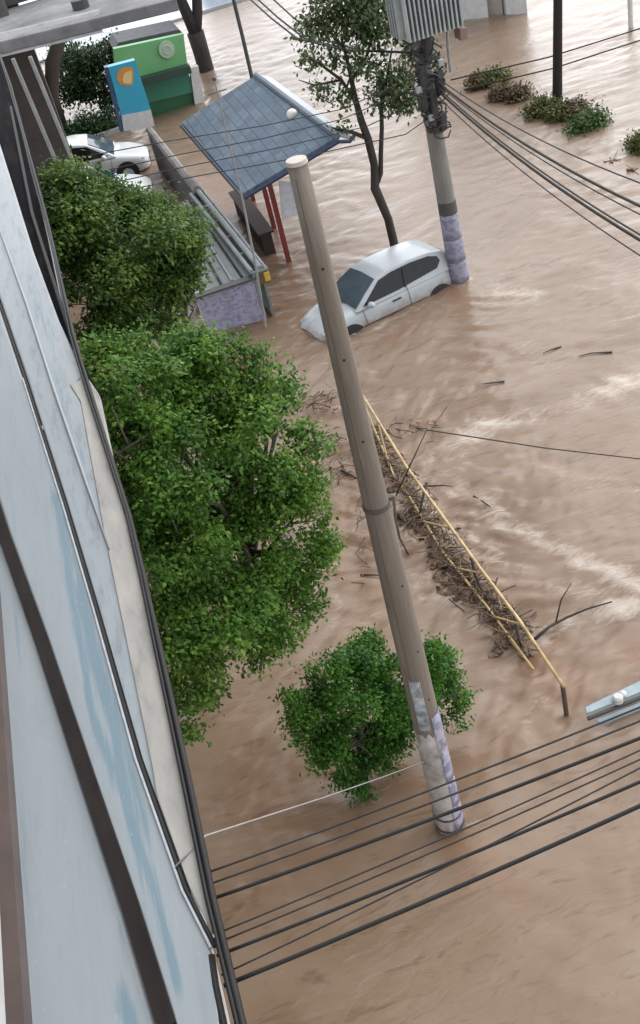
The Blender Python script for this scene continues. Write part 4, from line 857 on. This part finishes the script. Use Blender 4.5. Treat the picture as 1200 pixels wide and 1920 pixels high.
# dark tree and hedge behind the lot
dk = thing('dark_tree', (1.4, 47, 0), 'dark bushy tree with brown trunk in shade under the concrete slab, top left', 'tree')
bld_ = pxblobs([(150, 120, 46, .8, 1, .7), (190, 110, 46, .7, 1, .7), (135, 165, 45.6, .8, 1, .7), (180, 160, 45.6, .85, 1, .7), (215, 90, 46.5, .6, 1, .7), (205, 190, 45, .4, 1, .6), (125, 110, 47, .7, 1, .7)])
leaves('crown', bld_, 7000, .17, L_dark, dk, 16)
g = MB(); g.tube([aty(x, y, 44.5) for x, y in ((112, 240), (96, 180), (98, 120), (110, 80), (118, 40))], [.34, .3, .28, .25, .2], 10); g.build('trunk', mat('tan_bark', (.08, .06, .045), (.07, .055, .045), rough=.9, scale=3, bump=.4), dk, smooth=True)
hg = thing('low_hedge', (.8, 43, 0), 'low dark green hedge strip behind the white parked car', 'hedge')
bh = [(Vector((x, 43.6+.1*math.sin(x*5), .25)), (.45, .8, .5)) for x in np.arange(-1.0, 2.2, .4)]
leaves('foliage', bh, 4500, .16, leaf_mat('leaf_hedge', (.012, .04, .012), (.03, .07, .025), (.07, .12, .045)), hg, 17)
g = MB(); g.box(-1.2, 2.3, 42.7, 42.9, -.3, .15); g.build('kerb', M_wall, hg)
# big dark trunk behind the kiosk
bt = thing('forked_tree', (8.2, 49, 0), 'thick dark forked trunk standing between the green shop and the tall thin post', 'tree')
YB = 47.5
g = MB(); g.tube([aty(x, y, YB) for x, y in ((402, 185), (393, 155), (378, 100), (366, 60))], [.36, .35, .34, .36], 12)
g.tube([aty(x, y, YB) for x, y in ((368, 66), (350, 25), (330, -20), (300, -90))], [.27, .24, .22, .16], 10); g.build('trunk', M_barkd, bt, smooth=True)
g = MB(); g.tube([aty(x, y, YB) for x, y in ((367, 66), (370, 20), (368, -30), (375, -110))], [.25, .22, .2, .14], 10); g.build('limb', M_barkd, bt, smooth=True)
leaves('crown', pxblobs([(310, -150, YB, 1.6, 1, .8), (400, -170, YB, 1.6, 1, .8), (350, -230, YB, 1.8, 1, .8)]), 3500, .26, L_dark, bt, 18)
sp = thing('street_post', (7.6, 42, 0), 'tall thin dark post rising behind the far corner of the blue roof', 'post')
g = MB(); g.tube([aty(x, y, 42) for x, y in ((478, 175), (470, 135), (455, 70), (438, 0), (415, -90))], .075, 8); g.build('shaft', mat('dark_post', (.06, .065, .07), rough=.5), sp)
g = MB(); q_ = aty(415, -90, 42); g.tube([q_, q_+Vector((.6, 0, .15)), q_+Vector((1.2, 0, .15))], .05, 6); g.obox(q_+Vector((1.4, 0, .13)), (.28, 0, 0), (0, .1, 0), (0, 0, .05)); g.build('lamp_arm', M_grey, sp)
# median: trunk and bushes
pm = thing('median_palm', (14.8, 31.6, 0), 'straight dark trunk rising out of the frame from the flooded median bushes, top right', 'palm')
q0_ = aty(1045, 192, 31.6); q1_ = aty(1046, 0, 31.6); up_ = (q1_-q0_)
g = MB(); g.tube([q0_+up_*t for t in (-.15, 0, .25, .5, .75, 1, 1.4, 1.9, 2.3)], [.18, .165, .155, .15, .145, .14, .14, .14, .14], 12); g.build('trunk', mat('palm_bark', (.022, .014, .012), (.012, .009, .008), rough=.9, scale=3, stretch=(.3, .3, 4), bump=.5), pm, smooth=True)
tp_ = q0_+up_*2.3
g = MB()
for k in range(14):
    a = k*2.399; L_ = 2.2; pts = [tp_+Vector((math.cos(a)*L_*t, math.sin(a)*L_*t, 1.0*t-1.9*t*t)) for t in np.linspace(0, 1, 9)]
    g.tube(pts, [.03]*8+[.008], 5)
    side = Vector((-math.sin(a), math.cos(a), 0))
    for i in range(1, 9):
        for s in (-1, 1):
            for q in (0, .5):
                p = pts[i-1].lerp(pts[i], q); d_ = (side*s*.55+(pts[i]-pts[i-1]).normalized()*.3+Vector((0, 0, -.22))); w_ = (pts[i]-pts[i-1]).normalized()*.03
                g.add([p-w_, p+w_, p+d_*.6+w_, p+d_, p+d_*.6-w_], [(0, 1, 2, 3, 4)])
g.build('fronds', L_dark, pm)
GM = 'flooded bushes on the median'
for x, y, r, hz, mm_, lab in ((898, 150, .42, .6, L_medb, 'leftmost brownish bush tip poking from the flooded median'), (930, 143, .62, .8, L_med, 'tallest olive bush at the left end of the flooded median row'),
                        (938, 172, .38, .5, L_medb, 'low brown bush in front of the tallest olive median bush'), (972, 174, .45, .5, L_medb, 'brown bush midway along the flooded median row'),
                        (1015, 200, .60, .7, L_med, 'green bush just left of the median palm trunk'), (1048, 208, .42, .5, L_med, 'small bush at the very foot of the median palm trunk'), (1078, 203, .50, .55, L_medb, 'reddish bush just right of the median palm trunk'),
                        (1102, 226, .80, .55, leaf_mat('leaf_median_green', (.02, .045, .012), (.045, .09, .02), (.09, .14, .03), .2), 'biggest dark green bush at the right end of the median row'), (1202, 266, .35, .7, L_med, 'single bush cut by the right edge of the photo, beyond the wires')):
    c0 = atz(x, y+6, 0.1); bs = thing('median_bush', (c0.x, c0.y, 0), lab, 'bush', GM)
    r *= .72; bb_ = [(c0+Vector((0, 0, .05)), (r, r*.7, r*hz*.8)), (c0+Vector((r*.5, .15, .05)), (r*.6, r*.5, r*hz*.7)), (c0+Vector((-r*.55, -.1, .05)), (r*.55, r*.5, r*hz*.6))]
    leaves('foliage', bb_, int(900+1300*r), .12, mm_, bs, int(x), sprig=8)
    g = MB()
    for k in range(5): g.tube([c0+Vector((.05*k-.1, 0, -.4)), c0+Vector((r*.8*math.cos(k*1.3), r*.5*math.sin(k*1.3), r*hz*.8))], [.02, .008], 5)
    g.build('stem', M_bark, bs)

# ------------------------------------------------------------------ yellow guard rail with flood debris
M_yel = mat('yellow_paint', (.50, .37, .17), (.42, .30, .14), rough=.55, scale=5, c3=(.20, .14, .085), lo=.35, hi=.7)
gr = thing('guard_rail', (3.8, 12, 0), 'long yellow pedestrian guard rail leaning in the flood, clogged with brown debris', 'guard rail')
top = [atz(x, y, z) for x, y, z in ((662, 712, .62), (685, 750, .66), (760, 872, .62), (835, 975, .66), (900, 1065, .62), (975, 1165, .64), (1057, 1288, .62))]
g = MB(); g.tube(top, .027, 8); g.build('top_rail', M_yel, gr, smooth=True)
low = [atz(x, y, z) for x, y, z in ((700, 800, .14), (738, 890, .12), (770, 935, .14), (830, 1035, .12), (915, 1140, .12), (1000, 1255, .1))]
g = MB(); g.tube(low, .022, 8); g.build('lower_rail', M_yel, gr, smooth=True)
def on(P, t):
    s = t*(len(P)-1); i = min(int(s), len(P)-2); return P[i].lerp(P[i+1], s-i)
for k in range(6):
    a = on(top, .06+.94*k/6); c = on(low, min(1, max(0, -.02+1.02*k/6))); 
    g = MB(); e_ = c+(c-a)*.9; g.tube([a, c, e_], .018, 8); g.build('rail_post', M_yel, gr)
g = MB(); q_ = atz(1055, 1286, .6); g.tube([q_, atz(1062, 1338, 0), atz(1063, 1345, -.3)], .035, 8); g.build('end_post', mat('rust_post', (.06, .045, .04), (.09, .06, .05), rough=.8), gr)
# tangled flood litter held by the rail
dg = np.random.default_rng(21)
M_deb, _n, _l, _b = new_mat('wet_litter'); _g = nd(_n, 'ShaderNodeNewGeometry')
_r = ramp(_n, [(0, (.03, .02, .014)), (.3, (.075, .048, .03)), (.6, (.125, .078, .045)), (.88, (.18, .12, .072)), (.98, (.22, .18, .12))]); _l.new(_g.outputs['Random Per Island'], _r.inputs[0]); _l.new(_r.outputs[0], _b.inputs['Base Color']); _b.inputs['Roughness'].default_value = .6
g = MB()
def litter(px, py, n, sx, sy, lmin, lmax, rmin, rmax):
    for _ in range(n):
        c = atz(px+dg.normal(0, sx), py+dg.normal(0, sy), dg.uniform(-.02, .22))
        a = dg.uniform(0, 6.28); L_ = dg.uniform(lmin, lmax); t = Vector((math.cos(a), math.sin(a), dg.normal(0, .35)))*L_*.5; r_ = dg.uniform(rmin, rmax)
        g.tube([c-t, c+Vector(dg.normal(size=3)*.03), c+t], [r_, r_*.9, r_*.5], 5)
for u in np.linspace(.05, .93, 26):
    p = on([Vector((*q, 0)) for q in ((700, 790), (735, 870), (790, 950), (840, 1030), (905, 1110), (965, 1165), (1000, 1215))], u)
    litter(p.x-12, p.y+5, int((17 if .1 < u < .78 else 8)*(.55+.6*math.sin(u*23)**2)), 17, 18, .10, .5, .005, .017)
    litter(p.x+2, p.y, 9, 10, 12, .1, .4, .008, .02)
litter(590, 755, 60, 38, 12, .1, .5, .006, .016); litter(630, 870, 40, 18, 30, .1, .4, .006, .016); litter(760, 800, 40, 35, 10, .1, .4, .005, .014); litter(680, 1000, 24, 10, 60, .1, .4, .006, .014)
deb = g.build('flood_debris', M_deb, None, origin=(3.5, 12, 0)); deb['kind'] = 'stuff'
# matted leaves and mud clots between the sticks
g = MB()
for u in np.linspace(.03, .97, 46):
    p = on([Vector((*q, 0)) for q in ((705, 800), (735, 880), (785, 960), (830, 1040), (890, 1110), (960, 1165), (990, 1210))], u)
    for _ in range(int(1+6*max(0, math.sin(u*23)+.25))):
        c = atz(p.x-16+dg.normal(0, 17), p.y+6+dg.normal(0, 14), dg.uniform(-.04, .02)); r_ = dg.uniform(.03, .10)
        k = len(g.v); g.ball(c, r_, dg.uniform(.2, .5), 7, 5)
        for i in range(k, len(g.v)): g.v[i] = tuple(Vector(g.v[i])+Vector(dg.normal(size=3)*r_*.34))
mc = g.build('matted_leaf_litter', mat('leaf_mat_brown', (.19, .115, .07), (.11, .07, .045), rough=.6, scale=14, bump=.6, c3=(.26, .18, .125), lo=.3, hi=.7), None, origin=(3.5, 12, 0)); mc['kind'] = 'stuff'
# single branches one can point at
def branch(px, z, r, label, twigs=(), m=M_barkd, cat='branch'):
    P = [atz(x, y, zz_) for (x, y), zz_ in zip(px, z)]; g = MB()
    g.tube(P, [r*(1-.6*i/(len(P)-1)) for i in range(len(P))], 7)
    for tw, tz in twigs: g.tube([atz(x, y, q) for (x, y), q in zip(tw, tz)], [r*.5]*(len(tw)-1)+[r*.2], 6)
    return tag(g.build('drift_branch', m, None, origin=P[0], smooth=True), label, cat, 'loose branches in the flood')
branch([(1003, 1198), (1030, 1175), (1062, 1158), (1100, 1142), (1148, 1128)], (.15, .12, .1, .12, .2), .028, 'long dark forked branch reaching right from the yellow rail above white foam', [([(1042, 1168), (1052, 1125), (1072, 1092)], (.12, .3, .45))])
branch([(676, 1078), (700, 1078), (716, 1079)], (.02, .03, .02), .02, 'short dark stick poking out left of the near pole, level with the rail debris')
branch([(600, 823), (622, 815), (650, 824)], (.02, .05, .02), .02, 'bent grey stick left of the near pole clamp, beside the big tree')
branch([(640, 882), (660, 892), (675, 900)], (.03, .06, .02), .03, 'dark stub of wood touching the left side of the near pole')
branch([(738, 932), (742, 975), (750, 1010), (766, 1040)], (.35, .2, .1, .02), .03, 'upright dark stick just right of the near pole, at the head of the debris')
branch([(793, 912), (830, 910), (848, 912)], (.15, .1, .05), .018, 'thin level stick crossing the yellow rail at its middle')
branch([(888, 930), (905, 940), (920, 950)], (.02, .03, .02), .016, 'small drifting stick on open water right of the rail')
branch([(884, 1042), (890, 1075), (900, 1100), (915, 1128)], (.6, .4, .25, .1), .03, 'dark stick standing up against the rail near its lower half')
branch([(965, 1155), (972, 1195), (978, 1215)], (.5, .25, .05), .03, 'dark stick wedged upright in the rail just left of the long forked branch')
branch([(800, 905), (790, 945), (785, 975)], (.55, .3, .05), .03, 'dark stick wedged upright in the upper part of the rail')
branch([(1148, 660), (1110, 662), (1085, 668)], (.02, .03, .02), .02, 'drifting stick far out on the open water at the right')
branch([(1052, 650), (1035, 655), (1018, 662)], (.02, .03, .02), .018, 'drifting twig left of the far drifting stick')
branch([(946, 715), (920, 718), (905, 720)], (.02, .03, .02), .02, 'drifting twig between the pole and the upper foam streak')
for x, y, r_, lab in ((1148, 301, .10, 'small dark clump drifting on the open water between the median and the wires'), (1186, 318, .13, 'larger dark clump drifting near the right edge above the fanning wires')):
    g = MB(); c0 = atz(x, y, .02)
    for _ in range(7): g.ball(c0+Vector(dg.normal(size=3)*r_*.6*np.array([1, 1, .3])), r_*dg.uniform(.3, .6), .5, 7, 5)
    for _ in range(5): t_ = Vector(dg.normal(size=3)*np.array([.2, .2, .05])); g.tube([c0-t_, c0+t_], .012, 5)
    tag(g.build('drift_clump', M_deb, None, origin=c0), lab, 'debris', 'loose clumps in the flood')
# blue-grey metal sheet at the right edge
ms2 = thing('metal_sheet', (4.4, 9.3, 0), 'blue-grey metal sheet jutting from the flood at the right edge, white cap on top', 'metal sheet')
M_bl = mat('blue_grey_metal', (.19, .25, .28), (.27, .33, .36), rough=.4, scale=3)
a = atz(1100, 1342, .25); c = atz(1215, 1296, .25); a2 = a+Vector((.02, .02, 0)); ex = (c-a).normalized()
bk = Vector((.10, .30, .02))
g = MB(); g.slab([a, a+ex*2.6, a+ex*2.6+bk, a+bk*.35], (0, 0, .05)); g.build('sheet', M_bl, ms2, bevel=.008)
g = MB(); g.tube([a+Vector((0, -.03, -.03)), a+ex*2.6+Vector((0, -.03, -.03))], .03, 8); g.build('dark_edge', mat('dark_teal', (.015, .03, .038), rough=.4), ms2)
g = MB(); g.slab([a+Vector((.10, -.07, -.10)), a+ex*2.6+Vector((0, -.07, -.10)), a+ex*2.6+Vector((0, -.13, -.16)), a+Vector((.16, -.12, -.16))], (0, 0, .03)); g.build('lower_sheet', M_bl, ms2)
g = MB(); q_ = atz(1158, 1309, .34); g.tube([q_+Vector((0, 0, -.06)), q_+Vector((0, 0, .02)), q_+Vector((0, 0, .05))], [.075, .075, .05], 12); g.ball(q_+Vector((.10, .04, -.01)), .055, .8); g.build('white_cap', M_white, ms2)

# ------------------------------------------------------------------ far side of the street
wb = thing('white_building', (17.5, 48, 0), 'foot of a white building with grey pillar across the flood at the top edge', 'building')
e0 = atz(845, 40, 0); e1 = atz(990, 26, 0); dx_ = (e1-e0)
g = MB(); A_ = e0-dx_*.3; B_ = e0+dx_*.50
g.slab([A_+Vector((0, 0, -.3)), B_+Vector((0, 0, -.3)), B_+Vector((0, 0, 7)), A_+Vector((0, 0, 7))], (.4, 6, 0)); g.build('wall', M_white, wb)
g = MB(); C0 = e0+dx_*.52; g.slab([C0+Vector((0, .4, -.3)), C0+dx_*.22+Vector((0, .4, -.3)), C0+dx_*.22+Vector((0, .4, 7)), C0+Vector((0, .4, 7))], (.3, 5, 0)); g.build('pillar', mat('tan_pillar', (.33, .29, .26), (.27, .24, .22), rough=.8), wb)
C1 = e0+dx_*.76; g = MB(); g.slab([C1+Vector((0, .2, -.3)), C1+dx_*.26+Vector((0, .2, -.3)), C1+dx_*.26+Vector((0, .2, 7)), C1+Vector((0, .2, 7))], (.3, 5, 0)); g.build('door', M_white, wb)
wp = thing('white_post', (25, 40, 0), 'slim white post rising from the flood at the top right corner', 'post')
q_ = atz(1183, 52, 0); g = MB(); g.tube([q_+Vector((0, 0, -.4)), q_+Vector((0, 0, 3.2))], .09, 8); g.build('shaft', M_white, wp)
g = MB(); g.tube([q_+Vector((0, 0, 3.2)), q_+Vector((0, 0, 3.32))], [.12, .06], 8); g.build('cap', M_grey, wp)
dv = thing('parked_car', (13, 62, .1), 'dark car standing on the far wet pavement at the top edge, mostly cut off', 'car')
car(dv, M_cg, place((11.3, 62.6, .12), R(3), 0, 0), 1.05, M_win)
